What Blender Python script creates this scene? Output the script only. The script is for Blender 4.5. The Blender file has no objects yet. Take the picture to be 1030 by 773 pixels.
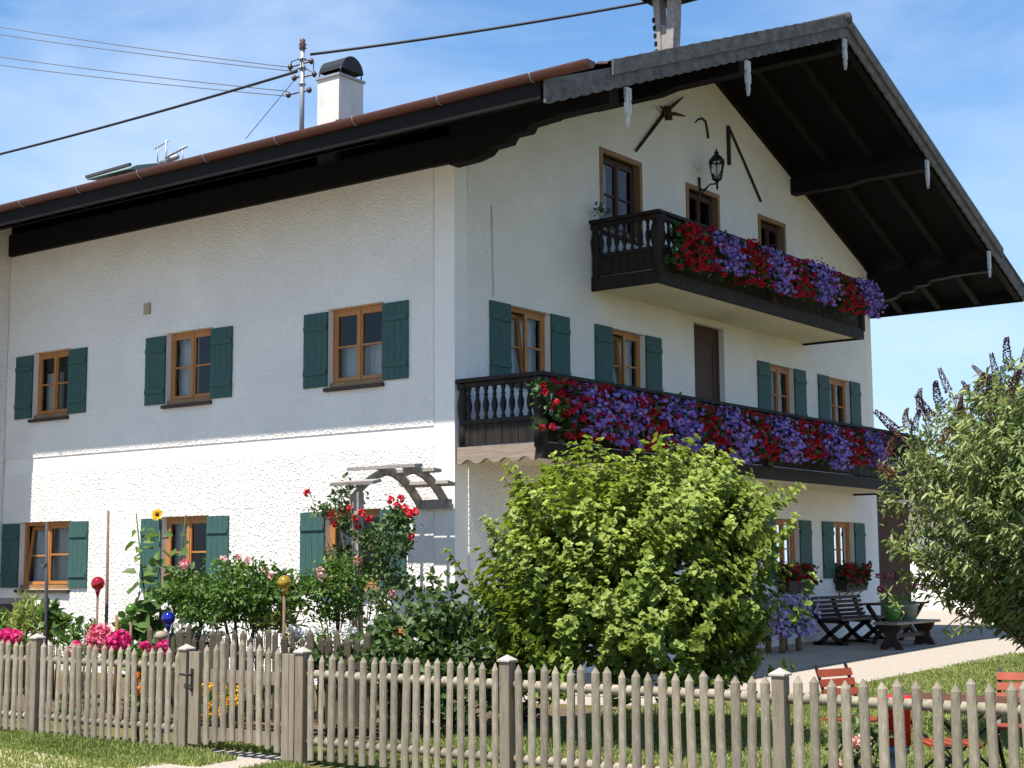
import bpy, bmesh, math, random
import numpy as np
from mathutils import Vector, Matrix
from math import radians, pi, sin, cos, tan

random.seed(7)
RNG = np.random.RandomState(11)
SC = bpy.context.scene
COL = SC.collection

# ------------------------------------------------------------------ camera
R_RIGHT = Vector((0.79966, 0.600418, -0.006477))
R_UP = Vector((0.07843, -0.09375, 0.992502))
R_FWD = Vector((-0.595309, 0.794172, 0.122059))
CAM = Vector((12.73448, -15.69608, 1.2))
F_PX = 1516.965
cam_d = bpy.data.cameras.new('camera')
cam_d.sensor_width = 36.0
cam_d.lens = 36.0 * F_PX / 1030.0
cam_d.clip_start = 0.1
cam_d.clip_end = 3000
cam = bpy.data.objects.new('camera', cam_d)
COL.objects.link(cam)
cam.matrix_world = Matrix(((R_RIGHT.x, R_UP.x, -R_FWD.x, CAM.x), (R_RIGHT.y, R_UP.y, -R_FWD.y, CAM.y),
                           (R_RIGHT.z, R_UP.z, -R_FWD.z, CAM.z), (0, 0, 0, 1)))
SC.camera = cam

# ------------------------------------------------------------------ light
SUN_EL = radians(64.6)
SUN_AZ = radians(1.5)             # small turn of the sun from straight -Y towards +X
sun_dir = Vector((sin(SUN_AZ) * cos(SUN_EL), -cos(SUN_AZ) * cos(SUN_EL), sin(SUN_EL)))
sd = bpy.data.lights.new('sun', 'SUN')
sd.energy = 4.4
sd.angle = radians(0.53)
sd.color = (1.0, 0.945, 0.85)
so = bpy.data.objects.new('sun', sd)
COL.objects.link(so)
so.location = (0, -30, 40)
so.rotation_euler = sun_dir.to_track_quat('Z', 'Y').to_euler()

W = bpy.data.worlds.new('World')
SC.world = W
W.use_nodes = True
wn, wl = W.node_tree.nodes, W.node_tree.links
wn.clear()
wout = wn.new('ShaderNodeOutputWorld')
bg = wn.new('ShaderNodeBackground')
bg.inputs['Strength'].default_value = 0.102
sky = wn.new('ShaderNodeTexSky')
sky.sky_type = 'NISHITA'
sky.sun_disc = False
sky.sun_elevation = SUN_EL
sky.sun_rotation = pi - SUN_AZ
sky.altitude = 600
sky.air_density = 1.0
sky.dust_density = 0.15
sky.ozone_density = 2.5
tc = wn.new('ShaderNodeTexCoord')
mp = wn.new('ShaderNodeMapping')
mp.inputs['Rotation'].default_value = (0.3, 0.25, 0.6)
mp.inputs['Scale'].default_value = (1.5, 3.4, 6.0)
n1 = wn.new('ShaderNodeTexNoise')
n1.inputs['Scale'].default_value = 1.7
n1.inputs['Detail'].default_value = 8
n1.inputs['Roughness'].default_value = 0.55
n1.inputs['Distortion'].default_value = 0.35
cr = wn.new('ShaderNodeValToRGB')
cr.color_ramp.elements[0].position = 0.42
cr.color_ramp.elements[0].color = (0, 0, 0, 1)
cr.color_ramp.elements[1].position = 0.80
cr.color_ramp.elements[1].color = (0.42, 0.42, 0.42, 1)
mixc = wn.new('ShaderNodeMixRGB')
mixc.inputs['Color2'].default_value = (5.2, 5.6, 6.2, 1)
wl.new(tc.outputs['Generated'], mp.inputs['Vector'])
wl.new(mp.outputs['Vector'], n1.inputs['Vector'])
wl.new(n1.outputs['Fac'], cr.inputs['Fac'])
wl.new(cr.outputs['Color'], mixc.inputs['Fac'])
tint = wn.new('ShaderNodeMixRGB')
tint.blend_type = 'MULTIPLY'
tint.inputs['Fac'].default_value = 1.0
tint.inputs['Color2'].default_value = (0.69, 0.90, 1.0, 1)
wl.new(sky.outputs['Color'], tint.inputs['Color1'])
sep = wn.new('ShaderNodeSeparateXYZ')
wl.new(tc.outputs['Generated'], sep.inputs['Vector'])
mrz = wn.new('ShaderNodeMapRange')
mrz.inputs['From Min'].default_value = 0.0
mrz.inputs['From Max'].default_value = 0.34
mrz.inputs['To Min'].default_value = 0.85
mrz.inputs['To Max'].default_value = 0.0
wl.new(sep.outputs['Z'], mrz.inputs['Value'])
hzm = wn.new('ShaderNodeMixRGB')
hzm.inputs['Color2'].default_value = (3.0, 3.65, 4.5, 1)
wl.new(mrz.outputs['Result'], hzm.inputs['Fac'])
wl.new(tint.outputs['Color'], hzm.inputs['Color1'])
wl.new(hzm.outputs['Color'], mixc.inputs['Color1'])
wl.new(mixc.outputs['Color'], bg.inputs['Color'])
wl.new(bg.outputs['Background'], wout.inputs['Surface'])

SC.view_settings.view_transform = 'Standard'
SC.view_settings.look = 'None'
SC.view_settings.gamma = 1
SC.view_settings.use_curve_mapping = False
SC.view_settings.exposure = 1.06
SC.render.engine = 'CYCLES'
SC.cycles.max_bounces = 8
SC.cycles.transparent_max_bounces = 12

# ------------------------------------------------------------------ photo geometry helpers
def ray(px, py):
    a, b = (px - 515) / F_PX, -(py - 386.5) / F_PX
    return R_RIGHT * a + R_UP * b + R_FWD

def P(px, py, y):                  # point of the vertical plane Y=y seen at a pixel of the photograph
    r = ray(px, py)
    return CAM + r * ((y - CAM.y) / r.y)

def PX(px, py, x):
    r = ray(px, py)
    return CAM + r * ((x - CAM.x) / r.x)

def H(y):                          # height of the ground
    if y >= 0:
        return -0.4 + 0.02 * min(y, 12)
    return -0.4 + 0.028 * max(y, -6.5)

# ------------------------------------------------------------------ mesh helpers
class MB:
    def __init__(s):
        s.v, s.f, s.sm = [], [], []

    def add(s, vs, fs, smooth=False, M=None):
        o = len(s.v)
        for v in vs:
            v = Vector(v)
            s.v.append(tuple(M @ v) if M else tuple(v))
        for f in fs:
            s.f.append([i + o for i in f])
            s.sm.append(smooth)
        return s

    def box(s, x0, x1, y0, y1, z0, z1, M=None):
        vs = [(x0, y0, z0), (x1, y0, z0), (x1, y1, z0), (x0, y1, z0), (x0, y0, z1), (x1, y0, z1), (x1, y1, z1), (x0, y1, z1)]
        return s.add(vs, [(3, 2, 1, 0), (4, 5, 6, 7), (0, 1, 5, 4), (1, 2, 6, 5), (2, 3, 7, 6), (3, 0, 4, 7)], False, M)

    def bar(s, a, b, w, h, up=(0, 0, 1)):          # box of section w x h from point a to point b
        a, b = Vector(a), Vector(b)
        d = (b - a).normalized()
        u = Vector(up)
        sx = d.cross(u)
        if sx.length < 1e-4:
            sx = d.cross(Vector((0, 1, 0)))
        sx.normalize()
        uy = sx.cross(d)
        vs = []
        for p in (a, b):
            for i, j in ((-1, -1), (1, -1), (1, 1), (-1, 1)):
                vs.append(p + sx * (i * w / 2) + uy * (j * h / 2))
        return s.add(vs, [(0, 1, 2, 3), (7, 6, 5, 4), (0, 4, 5, 1), (1, 5, 6, 2), (2, 6, 7, 3), (3, 7, 4, 0)])

    def tube(s, pts, r, n=8, cap=True):
        pts = [Vector(p) for p in pts]
        m = len(pts)
        rs = r if isinstance(r, (list, tuple)) else [r] * m
        vs, fs = [], []
        ref = Vector((0.31, 0.87, 0.38))
        for i, p in enumerate(pts):
            d = (pts[min(i + 1, m - 1)] - pts[max(i - 1, 0)]).normalized()
            a = d.cross(ref)
            if a.length < 1e-3:
                a = d.cross(Vector((1, 0, 0)))
            a.normalize()
            b = d.cross(a)
            for k in range(n):
                t = 2 * pi * k / n
                vs.append(p + (a * cos(t) + b * sin(t)) * rs[i])
        for i in range(m - 1):
            for k in range(n):
                k2 = (k + 1) % n
                fs.append((i * n + k, i * n + k2, (i + 1) * n + k2, (i + 1) * n + k))
        if cap:
            fs.append(tuple(range(n - 1, -1, -1)))
            fs.append(tuple((m - 1) * n + k for k in range(n)))
        return s.add(vs, fs, True)

    def lathe(s, prof, c=(0, 0, 0), n=16, M=None):   # prof: list of (radius, z)
        vs, fs = [], []
        c = Vector(c)
        for r, z in prof:
            for k in range(n):
                t = 2 * pi * k / n
                vs.append(c + Vector((r * cos(t), r * sin(t), z)))
        for i in range(len(prof) - 1):
            for k in range(n):
                k2 = (k + 1) % n
                fs.append((i * n + k, i * n + k2, (i + 1) * n + k2, (i + 1) * n + k))
        fs.append(tuple(range(n - 1, -1, -1)))
        fs.append(tuple((len(prof) - 1) * n + k for k in range(n)))
        return s.add(vs, fs, True, M)

    def prism(s, poly, d0, d1, axis):                 # polygon in the two other axes, extruded along axis
        n = len(poly)
        def mk(a, b, d):
            return {'x': (d, a, b), 'y': (a, d, b), 'z': (a, b, d)}[axis]
        vs = [mk(a, b, d0) for a, b in poly] + [mk(a, b, d1) for a, b in poly]
        fs = [tuple(range(n - 1, -1, -1)), tuple(range(n, 2 * n))]
        for i in range(n):
            j = (i + 1) % n
            fs.append((i, j, n + j, n + i))
        return s.add(vs, fs)

    def sphere(s, c, r, n=16, m=10, sz=1.0):
        return s.lathe([(max(r * sin(pi * i / m), r * 0.01), -r * cos(pi * i / m) * sz) for i in range(m + 1)], c, n)

    def mesh(s, name):
        me = bpy.data.meshes.new(name)
        me.from_pydata(s.v, [], s.f)
        me.polygons.foreach_set('use_smooth', s.sm)
        bm = bmesh.new()
        bm.from_mesh(me)
        bmesh.ops.recalc_face_normals(bm, faces=bm.faces)
        bm.to_mesh(me)
        bm.free()
        return me

    def build(s, name, m, parent=None, bevel=0):
        o = bpy.data.objects.new(name, s.mesh(name))
        COL.objects.link(o)
        o.data.materials.append(m)
        if parent:
            o.parent = parent
        if bevel:
            bv = o.modifiers.new('bevel', 'BEVEL')
            bv.width = bevel
            bv.segments = 2
            bv.limit_method = 'ANGLE'
        return o

def tag(o, label=None, cat=None, group=None, kind=None):
    if label: o['label'] = label
    if cat: o['category'] = cat
    if group: o['group'] = group
    if kind: o['kind'] = kind
    return o

def thing(name, label, cat, loc=(0, 0, 0), rz=0.0, group=None):
    o = bpy.data.objects.new(name, None)
    COL.objects.link(o)
    o.location = loc
    o.rotation_euler = (0, 0, rz)
    o.empty_display_size = 0.1
    return tag(o, label, cat, group)

def link_copy(src, name=None, parent=None):
    c = src.copy()
    COL.objects.link(c)
    if parent: c.parent = parent
    return c

def dup(root, loc=None, rz=None, label=None, parent=None, group=None):
    r = link_copy(root, parent=parent)
    if loc is not None: r.location = loc
    if rz is not None: r.rotation_euler = (0, 0, rz)
    if label: r['label'] = label
    if group: r['group'] = group
    for ch in list(root.children):
        c = link_copy(ch, parent=r)
        for g in list(ch.children):
            link_copy(g, parent=c)
    return r

# ------------------------------------------------------------------ materials
def mat(name, col, rough=0.7, spec=0.3, metal=0.0, var=0.0, vscale=8.0, bump=0.0, bscale=30.0, bdist=0.01, objvar=0.0,
        col2=None, stretch=None, detail=6, bvor=False):
    m = bpy.data.materials.new(name)
    m.use_nodes = True
    nt = m.node_tree
    n, l = nt.nodes, nt.links
    b = n['Principled BSDF']
    b.inputs['Roughness'].default_value = rough
    b.inputs['Specular IOR Level'].default_value = spec
    b.inputs['Metallic'].default_value = metal
    b.inputs['Base Color'].default_value = (*col, 1)
    t = n.new('ShaderNodeTexCoord')
    src = t.outputs['Object']
    if stretch:
        mpn = n.new('ShaderNodeMapping')
        mpn.inputs['Scale'].default_value = stretch
        l.new(src, mpn.inputs['Vector'])
        src = mpn.outputs['Vector']
    last = None
    if var > 0 or col2:
        ns = n.new('ShaderNodeTexNoise')
        ns.inputs['Scale'].default_value = vscale
        ns.inputs['Detail'].default_value = detail
        ns.inputs['Roughness'].default_value = 0.65
        l.new(src, ns.inputs['Vector'])
        rp = n.new('ShaderNodeValToRGB')
        rp.color_ramp.elements[0].position = 0.3
        rp.color_ramp.elements[1].position = 0.7
        c2 = col2 if col2 else tuple(min(1, c * (1 + var)) for c in col)
        c1 = col if col2 else tuple(c * (1 - var) for c in col)
        rp.color_ramp.elements[0].color = (*c1, 1)
        rp.color_ramp.elements[1].color = (*c2, 1)
        l.new(ns.outputs['Fac'], rp.inputs['Fac'])
        last = rp.outputs['Color']
    if objvar > 0:
        oi = n.new('ShaderNodeObjectInfo')
        hs = n.new('ShaderNodeHueSaturation')
        mr = n.new('ShaderNodeMapRange')
        mr.inputs['To Min'].default_value = 1 - objvar
        mr.inputs['To Max'].default_value = 1 + objvar
        l.new(oi.outputs['Random'], mr.inputs['Value'])
        l.new(mr.outputs['Result'], hs.inputs['Value'])
        mh = n.new('ShaderNodeMapRange')
        mh.inputs['To Min'].default_value = 0.497
        mh.inputs['To Max'].default_value = 0.512
        mth = n.new('ShaderNodeMath')
        mth.operation = 'MULTIPLY'
        mth.inputs[1].default_value = 7.31
        mfr = n.new('ShaderNodeMath')
        mfr.operation = 'FRACT'
        l.new(oi.outputs['Random'], mth.inputs[0])
        l.new(mth.outputs[0], mfr.inputs[0])
        l.new(mfr.outputs[0], mh.inputs['Value'])
        l.new(mh.outputs['Result'], hs.inputs['Hue'])
        if last: l.new(last, hs.inputs['Color'])
        else: hs.inputs['Color'].default_value = (*col, 1)
        last = hs.outputs['Color']
    if last: l.new(last, b.inputs['Base Color'])
    if bump > 0:
        if bvor:
            bn = n.new('ShaderNodeTexVoronoi')
            bn.inputs['Scale'].default_value = bscale
            bo = bn.outputs['Distance']
            bn2 = n.new('ShaderNodeTexNoise')
            bn2.inputs['Scale'].default_value = bscale * 0.8
            bn2.inputs['Detail'].default_value = 4
            bn2.inputs['Distortion'].default_value = 0.6
            l.new(src, bn2.inputs['Vector'])
            ad = n.new('ShaderNodeMath')
            ad.operation = 'MULTIPLY_ADD'
            ad.inputs[1].default_value = 1.6
            l.new(bn2.outputs['Fac'], ad.inputs[0])
            l.new(bo, ad.inputs[2])
            bo = ad.outputs[0]
        else:
            bn = n.new('ShaderNodeTexNoise')
            bn.inputs['Scale'].default_value = bscale
            bn.inputs['Detail'].default_value = 5
            bo = bn.outputs['Fac']
        l.new(src, bn.inputs['Vector'])
        bp = n.new('ShaderNodeBump')
        bp.inputs['Strength'].default_value = bump
        bp.inputs['Distance'].default_value = bdist
        l.new(bo, bp.inputs['Height'])
        l.new(bp.outputs['Normal'], b.inputs['Normal'])
    return m

def leaf_mat(name, c_dark, c_light, trans=0.35, rough=0.5, spec=0.35):
    """leaf colour varies from leaf to leaf (attribute 'rnd'); light comes through the blade"""
    m = bpy.data.materials.new(name)
    m.use_nodes = True
    n, l = m.node_tree.nodes, m.node_tree.links
    b = n['Principled BSDF']
    out = n['Material Output']
    at = n.new('ShaderNodeAttribute')
    at.attribute_name = 'rnd'
    rp = n.new('ShaderNodeValToRGB')
    rp.color_ramp.elements[0].color = (*c_dark, 1)
    rp.color_ramp.elements[1].color = (*c_light, 1)
    l.new(at.outputs['Fac'], rp.inputs['Fac'])
    b.inputs['Roughness'].default_value = rough
    b.inputs['Specular IOR Level'].default_value = spec
    l.new(rp.outputs['Color'], b.inputs['Base Color'])
    if trans > 0:
        tr = n.new('ShaderNodeBsdfTranslucent')
        mx = n.new('ShaderNodeMixShader')
        mx.inputs['Fac'].default_value = trans
        hs = n.new('ShaderNodeHueSaturation')
        hs.inputs['Saturation'].default_value = 1.1
        hs.inputs['Value'].default_value = 1.25
        l.new(rp.outputs['Color'], hs.inputs['Color'])
        l.new(hs.outputs['Color'], tr.inputs['Color'])
        l.new(b.outputs['BSDF'], mx.inputs[1])
        l.new(tr.outputs['BSDF'], mx.inputs[2])
        l.new(mx.outputs['Shader'], out.inputs['Surface'])
    return m

def glass_mat():
    m = bpy.data.materials.new('window_glass')
    m.use_nodes = True
    n, l = m.node_tree.nodes, m.node_tree.links
    n.remove(n['Principled BSDF'])
    tr = n.new('ShaderNodeBsdfTransparent')
    tr.inputs['Color'].default_value = (0.8, 0.84, 0.82, 1)
    gl = n.new('ShaderNodeBsdfGlossy')
    gl.inputs['Roughness'].default_value = 0.02
    gl.inputs['Color'].default_value = (0.95, 0.97, 1, 1)
    fr = n.new('ShaderNodeFresnel')
    fr.inputs['IOR'].default_value = 1.4
    mx = n.new('ShaderNodeMixShader')
    l.new(fr.outputs['Fac'], mx.inputs['Fac'])
    l.new(tr.outputs['BSDF'], mx.inputs[1])
    l.new(gl.outputs['BSDF'], mx.inputs[2])
    l.new(mx.outputs['Shader'], n['Material Output'].inputs['Surface'])
    return m

M = {}
M['plaster'] = mat('smooth_plaster', (0.80, 0.76, 0.71), 0.9, 0.1, var=0.05, vscale=1.5, bump=0.25, bscale=60, bdist=0.003)
M['stucco'] = mat('rough_stucco', (0.79, 0.75, 0.70), 0.95, 0.05, var=0.07, vscale=0.8, bump=0.85, bscale=27, bdist=0.015, bvor=True)
M['cream'] = mat('cream_plaster', (0.76, 0.69, 0.52), 0.9, 0.1, var=0.05, vscale=1.2, bump=0.2, bscale=50, bdist=0.003)
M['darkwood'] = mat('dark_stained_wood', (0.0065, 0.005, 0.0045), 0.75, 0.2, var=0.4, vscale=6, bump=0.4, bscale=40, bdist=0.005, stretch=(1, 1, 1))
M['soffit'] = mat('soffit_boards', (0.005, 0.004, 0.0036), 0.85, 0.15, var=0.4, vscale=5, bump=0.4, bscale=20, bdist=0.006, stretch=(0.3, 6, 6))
M['balcwood'] = mat('balcony_wood', (0.020, 0.0155, 0.013), 0.7, 0.25, var=0.6, vscale=9, bump=0.5, bscale=40, bdist=0.004, stretch=(1, 1, 0.25))
M['greywood'] = mat('silver_weathered_wood', (0.20, 0.18, 0.165), 0.9, 0.1, col2=(0.40, 0.365, 0.33), vscale=5, bump=0.6, bscale=25, bdist=0.006, stretch=(8, 1.2, 2))
M['verge'] = mat('dark_silvered_board', (0.075, 0.07, 0.068), 0.9, 0.1, col2=(0.185, 0.175, 0.165), vscale=4, bump=0.6, bscale=25, bdist=0.006, stretch=(8, 1.2, 2))
M['pendant'] = mat('pale_weathered_wood', (0.30, 0.30, 0.30), 0.9, 0.1, col2=(0.62, 0.62, 0.62), vscale=9, stretch=(1, 3, 0.6))
M['sandwood'] = mat('greyed_brown_board', (0.27, 0.215, 0.17), 0.9, 0.1, var=0.25, vscale=6, stretch=(0.6, 3, 6))
M['gutter'] = mat('red_brown_painted_metal', (0.095, 0.030, 0.021), 0.45, 0.45, var=0.15, vscale=4)
M['tile'] = mat('dark_roof_tile', (0.075, 0.062, 0.058), 0.8, 0.25, var=0.35, vscale=3, bump=0.3, bscale=30)
M['winwood'] = mat('orange_stained_timber', (0.40, 0.17, 0.050), 0.5, 0.35, var=0.25, vscale=7, stretch=(4, 4, 0.6))
M['casing'] = mat('brown_timber_casing', (0.27, 0.155, 0.075), 0.6, 0.3, var=0.2, vscale=7)
M['sill'] = mat('dark_brown_sill', (0.05, 0.032, 0.024), 0.6, 0.3, var=0.2)
M['shutter'] = mat('green_painted_boards', (0.041, 0.098, 0.088), 0.65, 0.25, var=0.18, vscale=5, bump=0.3, bscale=20, bdist=0.004, stretch=(6, 6, 0.5))
M['glass'] = glass_mat()
M['curtain'] = mat('white_net_curtain', (0.52, 0.53, 0.54), 0.9, 0.1, var=0.1, vscale=6, stretch=(6, 1, 0.3))
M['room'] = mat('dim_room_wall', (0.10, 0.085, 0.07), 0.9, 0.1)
M['doorwood'] = mat('dark_red_brown_door', (0.060, 0.026, 0.018), 0.6, 0.3, var=0.3, vscale=6, stretch=(5, 5, 0.5))
M['fence'] = mat('weathered_pine_picket', (0.165, 0.135, 0.100), 0.9, 0.1, col2=(0.33, 0.285, 0.22), vscale=11, bump=0.5, bscale=30, bdist=0.003, objvar=0.22, stretch=(3, 3, 0.7))
M['fence_post'] = mat('grey_brown_post', (0.16, 0.128, 0.095), 0.9, 0.1, col2=(0.26, 0.215, 0.165), vscale=8, bump=0.5, bscale=30, bdist=0.003, stretch=(4, 4, 0.5), objvar=0.08)
M['fence_dark'] = mat('dark_picket', (0.040, 0.032, 0.024), 0.9, 0.1, col2=(0.11, 0.088, 0.062), vscale=6, objvar=0.4, stretch=(3, 3, 0.6))  # darker than the front pickets, tone varies from picket to picket
M['zinc'] = mat('pale_zinc_cap', (0.42, 0.37, 0.32), 0.6, 0.3, metal=0.1, var=0.12)
M['iron'] = mat('black_iron', (0.015, 0.015, 0.016), 0.5, 0.4)
M['toolwood'] = mat('old_tool_wood', (0.045, 0.032, 0.022), 0.85, 0.2, var=0.3)
M['grass_ground'] = mat('lawn_soil', (0.075, 0.072, 0.025), 0.95, 0.05, col2=(0.155, 0.14, 0.06), vscale=2.2, bump=0.5, bscale=60, bdist=0.02, detail=10)
M['gravel'] = mat('pale_gravel', (0.24, 0.205, 0.17), 0.95, 0.1, col2=(0.47, 0.415, 0.355), vscale=38, bump=0.8, bscale=70, bdist=0.015, detail=4)
M['terrace'] = mat('grey_paving', (0.33, 0.28, 0.225), 0.9, 0.15, var=0.15, vscale=2.5, bump=0.3, bscale=40, bdist=0.004)
M['dirt'] = mat('dry_verge_dirt', (0.30, 0.245, 0.165), 0.95, 0.05, col2=(0.46, 0.39, 0.28), vscale=10, bump=0.6, bscale=50, bdist=0.01)
M['soil'] = mat('garden_soil', (0.085, 0.06, 0.04), 0.95, 0.05, col2=(0.15, 0.115, 0.08), vscale=7, bump=0.8, bscale=25, bdist=0.03)
M['concrete'] = mat('pale_chimney_render', (0.62, 0.58, 0.54), 0.9, 0.1, var=0.12, vscale=5)
M['galv'] = mat('galvanised_steel', (0.33, 0.34, 0.35), 0.5, 0.4, metal=0.4, var=0.1)
M['cable'] = mat('black_cable', (0.02, 0.02, 0.022), 0.6, 0.3)
M['wire'] = mat('grey_wire', (0.13, 0.13, 0.15), 0.6, 0.3)
M['ceramic'] = mat('brown_insulator', (0.08, 0.04, 0.03), 0.25, 0.5)
M['redchair'] = mat('orange_red_slats', (0.27, 0.052, 0.024), 0.5, 0.35, var=0.2, vscale=5)
M['redpaint'] = mat('red_plastic', (0.52, 0.018, 0.022), 0.4, 0.45)
M['bluepaint'] = mat('blue_band', (0.10, 0.25, 0.50), 0.5, 0.4)
M['bench'] = mat('dark_brown_bench', (0.035, 0.020, 0.014), 0.65, 0.3, var=0.35, vscale=6)
M['benchtop'] = mat('worn_bench_top', (0.20, 0.165, 0.125), 0.7, 0.3, var=0.25, vscale=4, stretch=(6, 0.7, 1))
M['log'] = mat('honey_log', (0.22, 0.125, 0.06), 0.8, 0.2, var=0.25, vscale=6)
M['greenpot'] = mat('green_plastic_pot', (0.10, 0.26, 0.07), 0.4, 0.4)
M['tealpot'] = mat('grey_green_glazed_pot', (0.17, 0.23, 0.19), 0.35, 0.5, var=0.2)
M['stone'] = mat('pale_stone', (0.30, 0.24, 0.19), 0.9, 0.1, var=0.2, vscale=14)
M['bark'] = mat('shrub_bark', (0.085, 0.06, 0.042), 0.9, 0.1, var=0.3)
M['stake'] = mat('brown_stake', (0.17, 0.11, 0.085), 0.85, 0.1, var=0.25)
M['darkstake'] = mat('dark_grey_stake', (0.06, 0.058, 0.065), 0.8, 0.2, var=0.2)
for k, c in dict(red=(0.48, 0.008, 0.016), green=(0.10, 0.25, 0.012), blue=(0.012, 0.018, 0.36), gold=(0.50, 0.30, 0.015)).items():
    mm = mat('mirrored_glass_' + k, c, 0.08, 0.8, metal=0.55)
    mm.node_tree.nodes['Principled BSDF'].inputs['Coat Weight'].default_value = 0.6
    M['ball_' + k] = mm
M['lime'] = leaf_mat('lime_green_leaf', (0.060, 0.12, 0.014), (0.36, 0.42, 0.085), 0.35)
M['darkleaf'] = leaf_mat('dark_green_leaf', (0.022, 0.052, 0.014), (0.085, 0.135, 0.030), 0.25)
M['midleaf'] = leaf_mat('mid_green_leaf', (0.035, 0.085, 0.014), (0.125, 0.215, 0.035), 0.3)
M['roseleaf'] = leaf_mat('rose_leaf', (0.028, 0.065, 0.020), (0.10, 0.155, 0.045), 0.25)
M['sunleaf'] = leaf_mat('sunflower_leaf', (0.055, 0.11, 0.03), (0.16, 0.24, 0.06), 0.35)
M['budleaf'] = leaf_mat('grey_green_willow_leaf', (0.075, 0.125, 0.030), (0.36, 0.41, 0.165), 0.36)
M['balcleaf'] = leaf_mat('geranium_leaf', (0.015, 0.045, 0.010), (0.06, 0.12, 0.025), 0.25)
M['petunia'] = leaf_mat('violet_petal', (0.16, 0.075, 0.36), (0.46, 0.32, 0.72), 0.25, spec=0.1)
M['geranium'] = leaf_mat('scarlet_petal', (0.30, 0.005, 0.018), (0.62, 0.022, 0.045), 0.2, spec=0.1)
M['rosered'] = leaf_mat('crimson_rose_petal', (0.42, 0.006, 0.02), (0.78, 0.05, 0.07), 0.2, spec=0.15)
M['pink'] = leaf_mat('pink_petal', (0.55, 0.06, 0.14), (0.85, 0.30, 0.35), 0.25, spec=0.1)
M['magenta'] = leaf_mat('magenta_petal', (0.55, 0.02, 0.16), (0.8, 0.10, 0.28), 0.25, spec=0.1)
M['palepink'] = leaf_mat('pale_pink_petal', (0.6, 0.28, 0.25), (0.85, 0.55, 0.5), 0.25, spec=0.1)
M['yellowpet'] = leaf_mat('yellow_petal', (0.62, 0.30, 0.01), (0.85, 0.55, 0.03), 0.25, spec=0.1)
M['orangepet'] = leaf_mat('orange_petal', (0.62, 0.16, 0.03), (0.85, 0.32, 0.08), 0.25, spec=0.1)
M['whitepet'] = leaf_mat('white_petal', (0.6, 0.58, 0.55), (0.8, 0.8, 0.78), 0.25, spec=0.1)
M['budspike'] = leaf_mat('dark_purple_floret', (0.028, 0.009, 0.020), (0.10, 0.034, 0.062), 0.0, rough=0.95, spec=0.0)
M['budbrown'] = leaf_mat('faded_brown_floret', (0.10, 0.045, 0.030), (0.24, 0.125, 0.075), 0.0, rough=0.95, spec=0.0)
M['seed'] = mat('sunflower_disc', (0.10, 0.04, 0.012), 0.9, 0.1, var=0.3, vscale=40)
M['blade'] = leaf_mat('grass_blade', (0.14, 0.205, 0.036), (0.38, 0.42, 0.14), 0.35)

# ------------------------------------------------------------------ leaves
def leaf_arrays(c, n, a, L, Wd, fold=0.18):
    """kite-shaped folded leaf: c base, a long direction, n normal"""
    a = a / np.linalg.norm(a, axis=1, keepdims=True)
    s = np.cross(n, a)
    s /= np.linalg.norm(s, axis=1, keepdims=True) + 1e-9
    u = np.cross(a, s)
    L, Wd = L[:, None], Wd[:, None]
    base = c
    tip = c + a * L - u * (L * 0.14)
    lo, hi = u * (Wd * fold), u * (Wd * fold * 0.6)
    r1 = c + a * (L * 0.26) + s * (Wd * 0.46) + lo
    r2 = c + a * (L * 0.66) + s * (Wd * 0.38) + hi
    l1 = c + a * (L * 0.26) - s * (Wd * 0.46) + lo
    l2 = c + a * (L * 0.66) - s * (Wd * 0.38) + hi
    return np.stack([base, r1, r2, tip, l2, l1], 1)

def leaves_obj(name, quads, rnd, m, parent=None):
    N = len(quads)
    v = quads.reshape(-1, 3)
    me = bpy.data.meshes.new(name)
    me.vertices.add(N * 6)
    me.vertices.foreach_set('co', v.astype(np.float32).ravel())
    b = np.arange(N)[:, None] * 6
    tri = np.concatenate([b + np.array([[0, k, k + 1]]) for k in (1, 2, 3, 4)], 1).reshape(-1)
    me.loops.add(N * 12)
    me.loops.foreach_set('vertex_index', tri.astype(np.int32))
    me.polygons.add(N * 4)
    me.polygons.foreach_set('loop_start', (np.arange(N * 4) * 3).astype(np.int32))
    at = me.attributes.new('rnd', 'FLOAT', 'POINT')
    at.data.foreach_set('value', np.repeat(rnd, 6).astype(np.float32))
    me.update()
    me.validate()
    o = bpy.data.objects.new(name, me)
    COL.objects.link(o)
    me.materials.append(m)
    if parent: o.parent = parent
    return o

def unit(n):
    v = RNG.normal(size=(n, 3))
    return v / np.linalg.norm(v, axis=1, keepdims=True)

def clumps_in(c, r, n, shell=0.55, zmin=-1.0, lump=0.18):
    """clump centres in the outer part of an uneven ellipsoid"""
    out = []
    ph = RNG.rand(6) * 6.28
    while len(out) < n:
        d = unit(1)[0]
        if d[2] < zmin: continue
        az = math.atan2(d[1], d[0])
        k = 1 + lump * (sin(3 * az + ph[0]) * 0.6 + sin(5 * az + ph[1] + 3 * d[2]) * 0.5 + sin(7 * d[2] + ph[2]) * 0.5)
        t = (shell + (1 - shell) * RNG.rand() ** 0.7) * k
        out.append(np.array(c) + d * np.array(r) * t)
    return np.array(out)

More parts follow.
